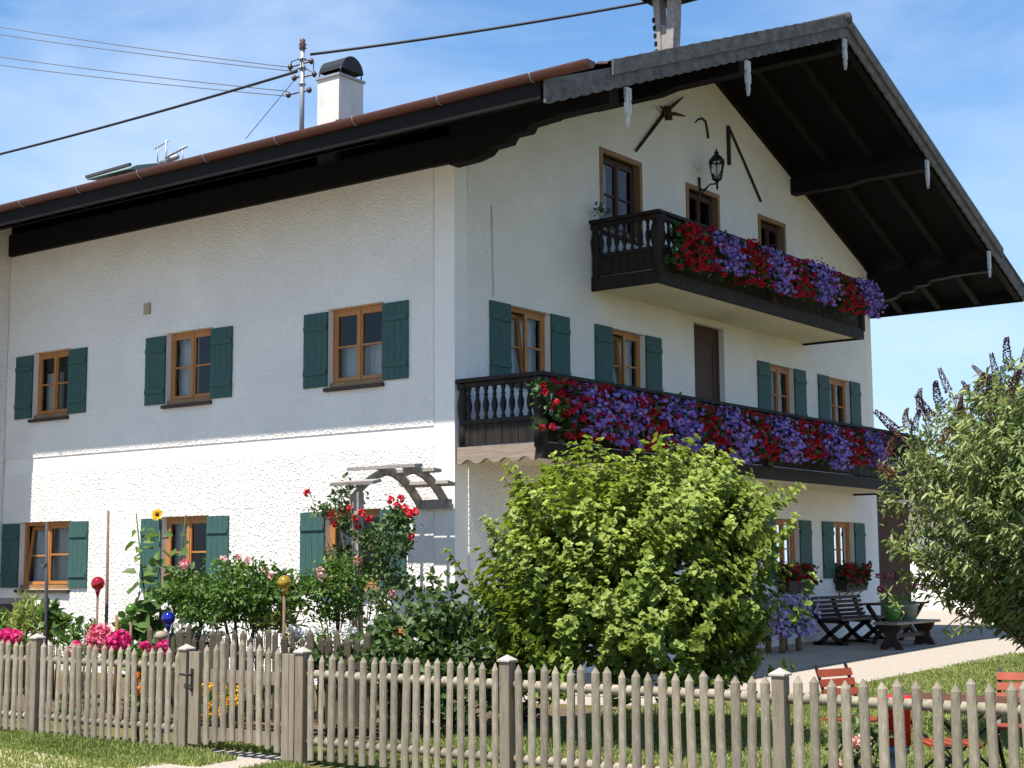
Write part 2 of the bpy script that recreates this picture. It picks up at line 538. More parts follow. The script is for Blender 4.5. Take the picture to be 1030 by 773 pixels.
def foliage(cl, per, spread, L, Wd, c0, up=0.35, out=0.7, hang=0.0):
    """leaves around each clump centre; they face outward/up and point outward"""
    n = len(cl) * per
    cc = np.repeat(cl, per, 0)
    sp = np.repeat(spread * (0.6 + 0.8 * RNG.rand(len(cl))), per)[:, None]
    p = cc + RNG.normal(size=(n, 3)) * sp * np.array([1, 1, 0.8])
    o = p - np.array(c0)
    o /= np.linalg.norm(o, axis=1, keepdims=True) + 1e-9
    nrm = o * out + unit(n) * 0.75 + np.array([0, 0, up])
    a = o * 0.6 + unit(n) * 0.8 + np.array([0, 0, -hang])
    l = L * (0.65 + 0.7 * RNG.rand(n))
    q = leaf_arrays(p, nrm, a, l, Wd * l / L)
    rc = np.repeat(RNG.rand(len(cl)), per)
    rnd = np.clip(0.45 * rc + 0.55 * RNG.rand(n), 0, 1)
    return q, rnd

def blossoms(pts, petals, L, Wd, face, jitter=0.5):
    """open flowers: a ring of petals round each point, facing 'face'"""
    n = len(pts)
    f = np.array(face)[None, :] + RNG.normal(size=(n, 3)) * jitter
    f /= np.linalg.norm(f, axis=1, keepdims=True)
    t = np.cross(f, unit(n))
    t /= np.linalg.norm(t, axis=1, keepdims=True)
    b = np.cross(f, t)
    qs, rs = [], []
    rr = RNG.rand(n)
    for k in range(petals):
        th = 2 * pi * k / petals
        a = t * cos(th) + b * sin(th) + f * 0.35
        q = leaf_arrays(pts, f, a, np.full(n, L) * (0.85 + 0.3 * RNG.rand(n)), np.full(n, Wd))
        qs.append(q)
        rs.append(np.clip(rr * 0.8 + 0.2 * RNG.rand(n), 0, 1))
    return np.concatenate(qs), np.concatenate(rs)

def heads(pts, per, rad, L, Wd):
    """round flower heads: many petals on a little ball"""
    n = len(pts) * per
    d = unit(n)
    c = np.repeat(pts, per, 0) + d * rad * 0.75
    q = leaf_arrays(c, d + 0.3 * unit(n), np.cross(d, unit(n)) + 0.3 * d, np.full(n, L), np.full(n, Wd))
    return q, np.clip(np.repeat(RNG.rand(len(pts)), per) * 0.6 + RNG.rand(n) * 0.4, 0, 1)

def cat_q(*qs):
    return np.concatenate([q for q, r in qs]), np.concatenate([r for q, r in qs])

# ================================================================== GROUND
def sheet(name, poly, dz, m, kind='structure', cuts=(12, 0, -6.5)):
    bm = bmesh.new()
    vs = [bm.verts.new((x, y, 0)) for x, y in poly]
    bm.faces.new(vs)
    for c in cuts:
        bmesh.ops.bisect_plane(bm, geom=bm.verts[:] + bm.edges[:] + bm.faces[:], plane_co=(0, c, 0), plane_no=(0, 1, 0))
    for v in bm.verts:
        v.co.z = H(v.co.y) + dz
    bmesh.ops.recalc_face_normals(bm, faces=bm.faces)
    if sum(f.normal.z for f in bm.faces) < 0:
        bmesh.ops.reverse_faces(bm, faces=bm.faces)
    me = bpy.data.meshes.new(name)
    bm.to_mesh(me)
    bm.free()
    o = bpy.data.objects.new(name, me)
    COL.objects.link(o)
    me.materials.append(m)
    o['kind'] = kind
    return o

sheet('ground', [(-900, -900), (900, -900), (900, 900), (-900, 900)], 0, M['grass_ground'])
sheet('gravel_path', [(-0.05, -0.6), (2.4, -0.55), (3.55, -0.1), (4.0, 1.0), (4.37, 2.0), (4.2, 3.5), (4.22, 5.5), (4.5, 7.6), (4.6, 8.8), (5.2, 14), (7, 24), (9, 60), (-14, 60), (-14, 14.2), (-0.05, 14.2)], 0.004, M['gravel'])
sheet('terrace', [(0.002, 0.3), (2.62, 0.3), (2.55, 12.6), (0.002, 12.6)], 0.012, M['terrace'])
sheet('garden_bed', [(-14, -4.3), (3.2, -4.3), (3.6, -1.0), (1.2, -0.75), (-14, -0.75)], 0.004, M['soil'])
sheet('verge', [(-9, -11), (1.3, -9.5), (1.0, -6.55), (-0.6, -6.1), (-2.2, -5.86), (-9, -5.9)], 0.006, M['dirt'])
sheet('gate_path', [(1.22, -7.5), (2.9, -7.5), (2.75, -4.35), (1.2, -4.35)], 0.008, M['gravel'])
sheet('road', [(-60, -40), (60, -40), (60, -10.5), (-60, -10.5)], 0.004, mat('pale_bounce_lane', (0.30, 0.28, 0.255), 0.95, 0.1, var=0.2, vscale=6))  # unseen road, made pale to bounce warm light onto the left wall

def grass(name, regions, label):
    qs, rs = [], []
    for (x0, x1, y0, y1, n, h) in regions:
        p = np.stack([x0 + (x1 - x0) * RNG.rand(n), y0 + (y1 - y0) * RNG.rand(n), np.zeros(n)], 1)
        p[:, 2] = [H(y) for y in p[:, 1]]
        a = np.array([0, 0, 1.0]) + RNG.normal(size=(n, 3)) * 0.45
        a[:, 2] = np.abs(a[:, 2])
        l = h * (0.5 + RNG.rand(n))
        qs.append(leaf_arrays(p, unit(n) * [1, 1, 0.2], a, l, np.full(n, 0.014)))
        pat = 0.5 + 0.5 * np.sin(p[:, 0] * 2.1 + 1.7 * np.sin(p[:, 1] * 1.3)) * np.sin(p[:, 1] * 1.9 + 0.6)
        rs.append(np.clip(0.35 * pat + 0.65 * RNG.rand(n), 0, 1))
    o = leaves_obj(name, np.concatenate(qs), np.concatenate(rs), M['blade'])
    tag(o, label, 'grass', kind='stuff')

# ================================================================== HOUSE
WID = 13.85          # gable width (Y)
YR = WID / 2         # ridge
SL = 0.382           # roof slope
ZR = 10.25           # ridge top
def roof_top(y): return ZR - abs(y - YR) * SL
RT = 0.20            # roof build-up
EAVE = 1.66
VX = 2.70
XL = -10.07          # left end of the visible facade
house = thing('farmhouse', 'white plastered farmhouse with dark wide eaves, green shutters and two flowered balconies', 'farmhouse')

# openings (u0,u1,z0,z1)
LEFT_C = [(-1.805, 3.81, 4.96), (-5.345, 3.81, 4.96), (-8.83, 3.81, 4.96), (-1.835, 0.92, 2.05), (-5.36, 0.92, 2.05), (-8.87, 0.92, 2.05)]
HW = 0.535
LHW = [HW, HW, 0.50, HW, HW, 0.695]
left_open = [(c - h, c + h, a, b) for (c, a, b), h in zip(LEFT_C, LHW)]
GABLE_W = [(1.72, 3.83, 4.94), (4.36, 3.83, 4.94), (9.66, 3.83, 4.94), (12.16, 3.83, 4.94), (9.70, 0.97, 2.09), (12.14, 0.97, 2.09), (1.72, 0.97, 2.09)]
gable_open = [(c - 0.5, c + 0.5, a, b) for c, a, b in GABLE_W]
gable_open += [(6.44, 7.48, 2.95, 5.36), (3.60, 4.84, 6.45, 7.79), (6.26, 7.42, 5.72, 7.76), (8.88, 9.98, 6.45, 7.70)]

def grid_wall(us, vs, holes, to3d, depth=0.0, inward=None, proud=False):
    """flat wall with openings; reveals go 'depth' inward"""
    U = sorted(set([round(u, 4) for u in us] + [round(h[i], 4) for h in holes for i in (0, 1)]))
    V = sorted(set([round(v, 4) for v in vs] + [round(h[i], 4) for h in holes for i in (2, 3)]))
    U = [u for u in U if min(us) - 1e-6 <= u <= max(us) + 1e-6]
    V = [v for v in V if min(vs) - 1e-6 <= v <= max(vs) + 1e-6]
    bm = bmesh.new()
    idx = {}
    def vert(i, j):
        if (i, j) not in idx:
            idx[(i, j)] = bm.verts.new(to3d(U[i], V[j]))
        return idx[(i, j)]
    for i in range(len(U) - 1):
        for j in range(len(V) - 1):
            cu, cv = (U[i] + U[i + 1]) / 2, (V[j] + V[j + 1]) / 2
            if any(h[0] < cu < h[1] and h[2] < cv < h[3] for h in holes): continue
            bm.faces.new((vert(i, j), vert(i + 1, j), vert(i + 1, j + 1), vert(i, j + 1)))
    if depth:
        def _hole(e):
            if len(e.link_faces) != 1: return False
            A, B = [v.co for v in e.verts]
            mid = (A + B) / 2
            for h in holes:
                p, q = Vector(to3d(h[0], h[2])), Vector(to3d(h[1], h[3]))
                if all(min(p[i], q[i]) - 1e-3 <= mid[i] <= max(p[i], q[i]) + 1e-3 for i in range(3)): return True
            return proud
        be = [e for e in bm.edges if _hole(e)]
        r = bmesh.ops.extrude_edge_only(bm, edges=be)
        nv = [g for g in r['geom'] if isinstance(g, bmesh.types.BMVert)]
        for v in nv: v.co += Vector(inward) * depth
    return bm

def roof_cut(bm, drop):
    for s in (-1, 1):
        bmesh.ops.bisect_plane(bm, geom=bm.verts[:] + bm.edges[:] + bm.faces[:], plane_co=(0, YR, ZR - drop),
                               plane_no=(0, s * SL, 1), clear_outer=True)

def bm_obj(name, bm, m, parent=None):
    bmesh.ops.recalc_face_normals(bm, faces=bm.faces)
    me = bpy.data.meshes.new(name)
    bm.to_mesh(me)
    bm.free()
    o = bpy.data.objects.new(name, me)
    COL.objects.link(o)
    me.materials.append(m)
    if parent: o.parent = parent
    return o

def merge_bm(a, b):
    me = bpy.data.meshes.new('tmp')
    b.to_mesh(me)
    a.from_mesh(me)
    b.free()
    bpy.data.meshes.remove(me)

LT = lambda u, v: (u, 0.0, v)
GT = lambda u, v: (0.0, u, v)
wall = grid_wall([-22, -0.0], [-0.6, 7.0], left_open, LT, 0.16, (0, 1, 0))
g = grid_wall([0.0, WID], [-0.6, 10.2], gable_open, GT, 0.16, (-1, 0, 0))
roof_cut(g, RT + 0.02)
merge_bm(wall, g)
# back and far walls close the shell
b2 = grid_wall([-22, 0], [-0.6, 7.0], [], lambda u, v: (u, WID, v))
merge_bm(wall, b2)
b3 = grid_wall([0.0, WID], [-0.6, 10.2], [], lambda u, v: (-22, u, v))
roof_cut(b3, RT + 0.02)
merge_bm(wall, b3)
bm_obj('wall', wall, M['plaster'], house)
grow = lambda hs: [(a - 0.003, b + 0.003, c - 0.003, d + 0.003) for a, b, c, d in hs]
E_ = 0.014
for (u0, u1, v0, v1) in ((XL - 0.02, -0.36, -0.6, 2.89), (XL - 0.02, -0.36, 3.15, 6.9)):
    f = grid_wall([u0, u1], [v0, v1], grow(left_open), lambda u, v: (u, -E_, v), E_ - 0.001, (0, 1, 0), True)
    bm_obj('rough_plaster_field', f, M['stucco'], house)
f = grid_wall([0.29, WID - 0.28], [-0.6, 10.2], grow(gable_open), lambda u, v: (E_, u, v), E_ - 0.001, (-1, 0, 0), True)
roof_cut(f, RT + 0.03)
bm_obj('rough_plaster_field', f, M['stucco'], house)
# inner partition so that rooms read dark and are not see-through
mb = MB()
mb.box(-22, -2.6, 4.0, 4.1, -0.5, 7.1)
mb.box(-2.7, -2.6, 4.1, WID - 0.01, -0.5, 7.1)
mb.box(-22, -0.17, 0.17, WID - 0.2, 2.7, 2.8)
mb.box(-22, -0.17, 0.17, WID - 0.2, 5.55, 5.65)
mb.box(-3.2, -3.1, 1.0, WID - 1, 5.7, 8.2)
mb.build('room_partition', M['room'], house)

# left wing: a slight step of the wall plus its own overhang beyond the frame
mb = MB()
mb.box(-22, XL - 0.02, -3.0, -0.02, -0.6, 7.5)
wing = mb.build('wing_wall', M['stucco'], house)
mb = MB()
mb.prism([(-3.6, 6.98), (-1.75, 7.02), (-1.75, 7.2), (-3.6, 7.18)], -22, -9.22, 'x')
mb.build('wing_eave', M['darkwood'], house)

# roof ------------------------------------------------------------
mb = MB()
x0, x1 = -22.0, VX + 0.06
nx = int((x1 - x0) / 0.05)
xs = [x0 + (x1 - x0) * i / nx for i in range(nx + 1)]
rows = 26
prof = []
for k in range(rows):                       # each course of tiles overlaps the one below
    s0, s1 = k / rows, (k + 1) / rows
    prof.append((s0, 0.03))
    prof.append((s1 - 0.0005, 0.0))
vs, fs = [], []
ylen = YR + EAVE
for (s_, dz) in prof:
    y = -EAVE + ylen * s_
    for x in xs:
        vs.append((x, y, roof_top(y) + dz + 0.045 * abs(sin(pi * x / 0.21)) - 0.005 + 0.03 * max(0, 1 - s_ * 20)))
for i in range(len(prof) - 1):
    for k in range(nx):
        a = i * (nx + 1) + k
        fs.append((a, a + 1, a + nx + 2, a + nx + 1))
mb.add(vs, fs)
roof = mb.build('roof', M['tile'], house)
mb = MB()
mb.prism([(YR, ZR), (WID + EAVE, roof_top(WID + EAVE)), (WID + EAVE, roof_top(WID + EAVE) - 0.05), (YR, ZR - 0.06)], x0, x1, 'x')
mb.build('roof', M['tile'], house)
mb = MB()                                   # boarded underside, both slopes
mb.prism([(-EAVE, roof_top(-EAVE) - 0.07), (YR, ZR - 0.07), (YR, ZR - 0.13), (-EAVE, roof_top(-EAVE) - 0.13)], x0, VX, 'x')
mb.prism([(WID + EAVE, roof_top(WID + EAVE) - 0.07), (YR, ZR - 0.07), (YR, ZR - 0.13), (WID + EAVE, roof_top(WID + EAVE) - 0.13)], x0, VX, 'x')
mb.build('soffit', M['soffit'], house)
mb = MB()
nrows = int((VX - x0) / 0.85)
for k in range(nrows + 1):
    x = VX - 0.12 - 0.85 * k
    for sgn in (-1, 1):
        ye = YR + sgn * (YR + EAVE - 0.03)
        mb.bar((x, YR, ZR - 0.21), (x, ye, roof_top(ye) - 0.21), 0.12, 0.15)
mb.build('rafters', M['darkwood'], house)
mb = MB()
mb.box(x0, VX - 0.03, -EAVE - 0.02, -EAVE + 0.03, roof_top(-EAVE) - 0.26, roof_top(-EAVE) - 0.02)
mb.build('fascia', M['darkwood'], house)
mb = MB()
mb.box(x0, VX - 0.03, WID + EAVE - 0.03, WID + EAVE + 0.02, roof_top(WID + EAVE) - 0.30, roof_top(WID + EAVE) - 0.02)
mb.build('fascia', M['darkwood'], house)
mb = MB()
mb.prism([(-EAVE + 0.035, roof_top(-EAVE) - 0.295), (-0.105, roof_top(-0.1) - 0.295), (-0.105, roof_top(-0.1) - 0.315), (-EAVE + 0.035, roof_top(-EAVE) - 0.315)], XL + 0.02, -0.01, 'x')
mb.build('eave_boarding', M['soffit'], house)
# wall plate beam along the top of the left wall
mb = MB()
mb.box(XL + 0.02, 0.0, -0.10, 0.12, 6.74, 7.12)
mb.build('wall_plate', M['darkwood'], house)
mb = MB()
mb.box(-22, 0.0, WID - 0.12, WID + 0.10, 6.74, 7.12)
mb.build('wall_plate', M['darkwood'], house)

# purlins with stepped corbels
PURL = [0.0, 3.48, YR, WID - 3.48, WID]
for i, y in enumerate(PURL):
    top = roof_top(y) - 0.285 - (0.02 if i == 2 else 0.0)
    mb = MB()
    mb.box(0.0, VX - 0.08, y - 0.11, y + 0.11, top - 0.26, top)
    pl = mb.build('purlin', M['darkwood'], house)
    if i in (0, 4):
        mb = MB()
        zb = top - 0.262
        prof = [(0.0, zb), (0.0, 6.70), (0.40, 6.715), (0.62, 6.76), (0.70, 6.83), (0.98, 6.845), (1.03, 6.92), (1.06, 6.935), (1.30, 6.94), (1.36, 7.02), (1.72, 7.04), (1.78, 7.11), (2.1, 7.12), (2.16, zb)]
        prof = [(a, min(z, zb - 0.001)) if 0 < k < len(prof) - 1 else (a, zb) for k, (a, z) in enumerate(prof)]
        mb.prism(prof, y - 0.10, y + 0.10, 'y')
        mb.build('corbel', M['darkwood'], house)
    elif i in (1, 3):
        mb = MB()
        zb = top - 0.262
        mb.prism([(0, zb), (0, zb - 0.05), (1.2, zb - 0.05), (1.5, zb)], y - 0.10, y + 0.10, 'y')
        mb.build('corbel', M['darkwood'], house)
    # carved pendant board hanging in front of the purlin end
    mb = MB()
    yb = y + (0.19 if i == 0 else (-0.4 if i == 4 else 0))
    zt = roof_top(yb) - 0.36
    pr = [(-.075, 0), (.075, 0), (.075, -.14), (.05, -.17), (.075, -.21), (.07, -.33), (.035, -.36), (.045, -.42), (0, -.53), (-.045, -.42), (-.035, -.36), (-.07, -.33), (-.075, -.21), (-.05, -.17), (-.075, -.14)]
    mb.prism([(yb + a * 0.85, zt + b) for a, b in pr], VX - 0.01, VX + 0.03, 'x')
    mb.build('pendant_board', M['pendant'], house)

# verge boards: upper cover board and scalloped lower board, each side
for sgn in (-1, 1):
    yt = YR + sgn * (YR + EAVE)
    mb = MB()
    y2 = YR + sgn * (YR + 0.25)
    mb.prism([(YR, ZR + 0.05), (y2, roof_top(y2) + 0.05), (y2, roof_top(y2) - 0.15), (YR, ZR - 0.15)], VX + 0.045, VX + 0.085, 'x')
    mb.build('verge_cover_board', M['verge'], house)
    mb = MB()
    poly = [(YR, ZR - 0.12), (yt, roof_top(yt) - 0.03)]
    n = 34
    low = []
    for k in range(n * 6 + 1):
        t = k / (n * 6)
        y = yt + (YR - yt) * t
        low.append((y, roof_top(y) - 0.31 - 0.028 * abs(sin(pi * n * t))))
    mb.prism(poly + low, VX + 0.005, VX + 0.04, 'x')
    mb.build('bargeboard', M['verge'], house)
# ridge capping
mb = MB()
mb.tube([(x0, YR, ZR - 0.02), (VX + 0.12, YR, ZR - 0.02)], 0.10, 10)
mb.build('ridge_tiles', M['tile'], house)

# gutters
for sgn in (-1, 1):
    yg = YR + sgn * (YR + EAVE + 0.05)
    zc = roof_top(yg) + 0.055
    mb = MB()
    xa, xb = -8.35, 3.42
    prof = [(0.085 * sin(radians(-95 + 190 * k / 12)), -0.085 * cos(radians(-95 + 190 * k / 12))) for k in range(13)]
    vs, fs = [], []
    for x in (xa, xb):
        for a, b in prof:
            vs.append((x, yg + a, zc + b))
    for k in range(12):
        fs.append((k, k + 1, 13 + k + 1, 13 + k))
    fs.append(tuple(range(13)))
    fs.append(tuple(range(13, 26)))
    mb.add(vs, fs, False)
    gt = mb.build('gutter', M['gutter'], house)
    for k in range(8):
        x = 2.6 - 1.42 * k
        mb = MB()
        mb.tube([(x, yg - sgn * -0.088 * 1, zc + 0.01)] + [(x, yg + 0.09 * sin(radians(-95 + 190 * j / 8)), zc - 0.09 * cos(radians(-95 + 190 * j / 8))) for j in range(9)], 0.008, 5)
        mb.build('gutter_bracket', M['galv'], gt)
    mb = MB()
    mb.tube([(xa + 0.02, yg, zc - 0.05), (xa - 0.12, yg, zc - 0.16), (xa - 0.30, yg - sgn * 0.1, zc - 0.20)], 0.05, 8)
    mb.build('drain_elbow', M['zinc'], gt)

# chimney with cap and cowl ---------------------------------------
cy = 2.5
cx = -4.52
mb = MB()
mb.box(cx - 0.25, cx + 0.25, cy - 0.30, cy + 0.30, 7.6, 9.47)
chim = mb.build('chimney', M['concrete'], house)
mb = MB()
mb.box(cx - 0.28, cx + 0.28, cy - 0.33, cy + 0.33, 9.47, 9.51)
mb.build('chimney_cap', M['galv'], chim)
mb = MB()
vs, fs = [], []
n = 10
for x in (cx - 0.27, cx + 0.27):
    for k in range(n + 1):
        t = radians(8 + 164 * k / n)
        vs.append((x, cy + 0.02 + 0.27 * cos(t), 9.57 + 0.30 * sin(t)))
for k in range(n):
    fs.append((k, k + 1, n + 2 + k, n + 1 + k))
fs.append(tuple(range(n + 1)))
mb.add(vs, fs)
mb.add([(v[0], v[1], v[2]) for v in vs], [tuple(range(2 * n + 1, n, -1))])
cw = mb.build('cowl', M['iron'], chim)
mb = MB()
for sx in (-1, 1):
    for sy in (-1, 1):
        mb.tube([(cx + sx * 0.24, cy + sy * 0.25, 9.50), (cx + sx * 0.25, cy + sy * 0.26, 9.64)], 0.012, 6)
mb.build('cowl_stay', M['iron'], chim)
# roof hatch and small roof bracket near the far left
def skp(px, py): return P(px, py, 1.5)
a = skp(125, 163)
mb = MB()
mb.prism([(1.3, a.z - 0.24), (1.5, a.z - 0.12), (2.3, a.z + 0.12), (2.3, a.z - 0.08)], a.x - 0.85, a.x + 0.35, 'x')
hat = mb.build('roof_hatch', M['tealpot'], house)
mb = MB()
mb.bar((a.x - 0.80, 1.28, a.z - 0.20), (a.x + 0.45, 1.28, a.z - 0.17), 0.05, 0.05)
mb.build('hatch_edge', M['darkstake'], hat)
b = skp(167, 150)
mb = MB()
mb.tube([(b.x, 1.5, b.z - 0.45), (b.x, 1.5, b.z + 0.16)], 0.018, 6)
mb.tube([(b.x - 0.30, 1.5, b.z + 0.05), (b.x + 0.06, 1.5, b.z + 0.14)], 0.012, 6)
mb.tube([(b.x - 0.22, 1.5, b.z - 0.2), (b.x - 0.22, 1.5, b.z + 0.07)], 0.010, 6)
mb.tube([(b.x, 1.5, b.z - 0.16), (b.x + 0.55, 1.5, b.z - 0.05)], 0.022, 6)
mb.tube([(b.x + 0.45, 1.5, b.z - 0.07), (b.x + 0.45, 1.5, b.z - 0.4)], 0.012, 6)
mb.tube([(b.x - 0.3, 1.6, b.z - 0.2), (b.x + 0.2, 1.6, b.z - 0.15)], 0.05, 6)
mb.build('roof_antenna', M['galv'], house)
# timber bell cote on the ridge (only its foot is in the photograph)
tx = -0.67
bell = MB()
bell.prism([(tx - 0.15, ZR - 0.1), (tx - 0.07, ZR - 0.1), (tx - 0.10, ZR + 1.15), (tx - 0.24, ZR + 1.15)], YR - 0.12, YR + 0.12, 'y')
bell.prism([(tx + 0.02, ZR - 0.1), (tx + 0.15, ZR - 0.1), (tx + 0.20, ZR + 0.6), (tx + 0.23, ZR + 1.15), (tx + 0.07, ZR + 1.15)], YR - 0.12, YR + 0.12, 'y')
bell.prism([(tx - 0.08, ZR - 0.1), (tx + 0.03, ZR - 0.1), (tx + 0.06, ZR + 0.55), (tx - 0.09, ZR + 0.68)], YR - 0.09, YR + 0.09, 'y')
bo = bell.build('bell_cote', M['greywood'], house)
bell = MB()
for k in range(5):
    bell.box(tx - 0.20 - 0.012 * k, tx - 0.14 - 0.012 * k, YR - 0.127, YR + 0.10, ZR + 0.12 + 0.15 * k, ZR + 0.20 + 0.15 * k)
bell.build('carved_notch_strip', M['darkwood'], bo)
bell = MB()
bell.box(tx - 0.42, tx + 0.42, YR - 0.42, YR + 0.42, ZR + 1.151, ZR + 1.22)
bell.prism([(tx - 0.5, ZR + 1.95), (tx + 0.5, ZR + 1.95), (tx, ZR + 2.5)], YR - 0.5, YR + 0.5, 'y')
for sx in (-1, 1):
    for sy in (-1, 1):
        bell.box(tx + sx * 0.36 - 0.05, tx + sx * 0.36 + 0.05, YR + sy * 0.36 - 0.05, YR + sy * 0.36 + 0.05, ZR + 1.22, ZR + 1.95)
bell.build('bell_canopy', M['darkwood'], bo)

# windows ----------------------------------------------------------
def make_window(w, h, tilt=0, curtain='side', muntin=True, casing=None, dark=False):
    """local frame: x along the wall, -y outward, z up from the bottom of the opening"""
    mb = MB()
    fr, y0, y1 = 0.06, 0.085, 0.145
    mb.box(-w / 2, -w / 2 + fr, y0, y1, 0.0, h)
    mb.box(w / 2 - fr, w / 2, y0, y1, 0.0, h)
    mb.box(-w / 2 + fr, w / 2 - fr, y0, y1, h - fr, h)
    mb.box(-w / 2 + fr, w / 2 - fr, y0, y1, 0.0, fr + 0.03)
    win = mb.build('window', M['doorwood'] if dark else M['winwood'], house)
    win.modifiers.new('bevel', 'BEVEL').width = 0.004
    iw, ih = w / 2 - fr, h - 2 * fr - 0.03
    for k, sx in enumerate((-1, 1)):
        mb = MB()
        a, b = (-iw, -0.004) if sx < 0 else (0.004, iw)
        st = 0.052
        ya, yb = 0.075, 0.125
        zb, zt = 0.0, ih
        mb.box(a, a + st, ya, yb, zb, zt)
        mb.box(b - st, b, ya, yb, zb, zt)
        mb.box(a + st, b - st, ya, yb, zt - st, zt)
        mb.box(a + st, b - st, ya, yb, zb, zb + st)
        if muntin:
            mb.box(a + st, b - st, ya + 0.005, yb - 0.005, ih * 0.5 - 0.014, ih * 0.5 + 0.014)
        if sx > 0:
            mb.box(-0.026, 0.026, ya - 0.012, ya - 0.001, zb, zt)
        s = mb.build('sash', M['doorwood'] if dark else M['winwood'], win)
        s.location = (0, 0, fr + 0.03)
        pb = MB()
        pb.add([(a + st, 0.10, zb + st), (b - st, 0.10, zb + st), (b - st, 0.10, zt - st), (a + st, 0.10, zt - st)], [(0, 1, 2, 3)])
        p = pb.build('pane', M['glass'], win)
        p.location = (0, 0, fr + 0.03)
        if tilt and sx < 0:
            for o in (s, p):
                o.rotation_euler = (-radians(tilt), 0, 0)
                o.location = (0, 0.0, fr + 0.03)
    sb = MB()
    sb.box(-w / 2 - 0.04, w / 2 + 0.02, -0.075, 0.07, -0.055, -0.004)
    sb.build('sill', M['sill'], win)
    sb = MB()
    sb.box(-w / 2, w / 2, 0.02, 0.08, -0.003, 0.075)
    sb.build('sill_board', M['casing'], win)
    # curtains
    cb = MB()
    def drape(xa, xb, za, zb, amp=0.018):
        n = 24
        vs, fs = [], []
        for i in range(n + 1):
            x = xa + (xb - xa) * i / n
            y = 0.24 + amp * sin(i * 1.7) + 0.004 * sin(i * 0.6)
            vs += [(x, y, za), (x, y, zb)]
        for i in range(n):
            fs.append((2 * i, 2 * i + 2, 2 * i + 3, 2 * i + 1))
        cb.add(vs, fs, True)
    if curtain == 'side':
        drape(-w / 2 + 0.05, -w * 0.14, 0.08, h - 0.05)
        drape(w * 0.34, w / 2 - 0.03, 0.08, h - 0.05)
    elif curtain == 'left':
        drape(-w / 2 + 0.05, -w * 0.05, 0.08, h - 0.05)
    elif curtain == 'full':
        drape(-w / 2 + 0.05, w / 2 - 0.05, 0.08, h - 0.05)
    elif curtain == 'half':
        drape(-w / 2 + 0.05, w / 2 - 0.05, 0.08, h * 0.52)
    elif curtain == 'low':
        drape(-w / 2 + 0.05, 0.0, 0.08, h * 0.7)
    if cb.v: cb.build('curtain', M['curtain'], win)
    if casing:
        kb = MB()
        t = casing
        kb.box(-w / 2 - t, -w / 2, -0.03, 0.05, 0.0, h + t)
        kb.box(w / 2, w / 2 + t, -0.03, 0.05, 0.0, h + t)
        kb.box(-w / 2, w / 2, -0.03, 0.05, h, h + t)
        kb.build('casing', M['casing'], win)
    return win

def make_shutter(w, h):
    mb = MB()
    n = 4
    for k in range(n):
        mb.box(k * w / n + 0.002, (k + 1) * w / n - 0.002, -0.032, -0.006, 0, h)
    mb.box(0.002, w - 0.002, -0.008, -0.004, 0.0, h)
    for z in (h * 0.16, h * 0.76):
        mb.box(0.012, w - 0.012, -0.052, -0.0321, z, z + 0.075)
    return mb.mesh('shutter')

sh_mesh = make_shutter(0.475, 1.09)
sh_mesh.materials.append(M['shutter'])
def shutter(x, y, z, rz):
    o = bpy.data.objects.new('shutter', sh_mesh)
    COL.objects.link(o)
    o.parent = house
    o.location = (x, y, z)
    o.rotation_euler = (0, 0, rz)
    return o

sx_ = E_
LEFT_CURT = ['half', 'left', 'low', 'left', 'side', 'full']
for i, (c, a, b) in enumerate(LEFT_C):
    HW = LHW[i]
    w = make_window(2 * HW, b - a, tilt=(7 if i == 5 else 0), curtain=LEFT_CURT[i])
    w.location = (c, 0, a)
    shutter(c - HW - 0.475 + 0.004, -sx_, a + 0.025, 0)
    shutter(c + HW - 0.004, -sx_, a + 0.025, 0)
for i, (c, a, b) in enumerate(GABLE_W):
    w = make_window(1.0, b - a, tilt=(7 if i in (0, 1) else 0), curtain=['full', 'full', 'side', 'side', 'side', 'side', 'side'][i])
    w.location = (0, c, a)
    w.rotation_euler = (0, 0, pi / 2)
    if i != 6:
        shutter(sx_, c - 0.5 - 0.475 + 0.004, a + 0.02, pi / 2)
        shutter(sx_, c + 0.5 - 0.004, a + 0.02, pi / 2)
for (y0, y1, a, b), cu in zip(gable_open[8:], ('left', 'none', 'none')):
    w = make_window(y1 - y0 - 0.16, b - a - 0.08, curtain=cu, casing=0.08, dark=True, muntin=(a > 6))
    w.location = (0, (y0 + y1) / 2, a)
    w.rotation_euler = (0, 0, pi / 2)
# balcony door on the first floor
y0, y1, a, b = gable_open[7]
mb = MB()
mb.box(-0.15, -0.09, y0, y0 + 0.08, a, b)
mb.box(-0.15, -0.09, y1 - 0.08, y1, a, b)
mb.box(-0.15, -0.09, y0 + 0.08, y1 - 0.08, b - 0.08, b)
door = mb.build('balcony_door', M['doorwood'], house)
mb = MB()
mb.box(-0.135, -0.10, y0 + 0.08, y0 + 0.20, a, b - 0.08)
mb.box(-0.135, -0.10, y1 - 0.20, y1 - 0.08, a, b - 0.08)
mb.box(-0.135, -0.10, y0 + 0.20, y1 - 0.20, b - 0.22, b - 0.08)
mb.box(-0.135, -0.10, y0 + 0.20, y1 - 0.20, a, a + 0.9)
mb.box(-0.125, -0.11, y0 + 0.20, y1 - 0.20, a + 0.9, b - 0.22)
mb.build('door_leaf', M['doorwood'], door)
# small vent plate on the left wall
v = P(149.5, 311, 0)
mb = MB()
mb.box(v.x - 0.07, v.x + 0.07, -0.05, -0.012, v.z - 0.09, v.z + 0.09)
mb.box(v.x - 0.045, v.x + 0.045, -0.056, -0.0501, v.z - 0.06, v.z + 0.05)
mb.build('vent_plate', mat('beige_vent', (0.38, 0.33, 0.22), 0.7), house, 0.005)
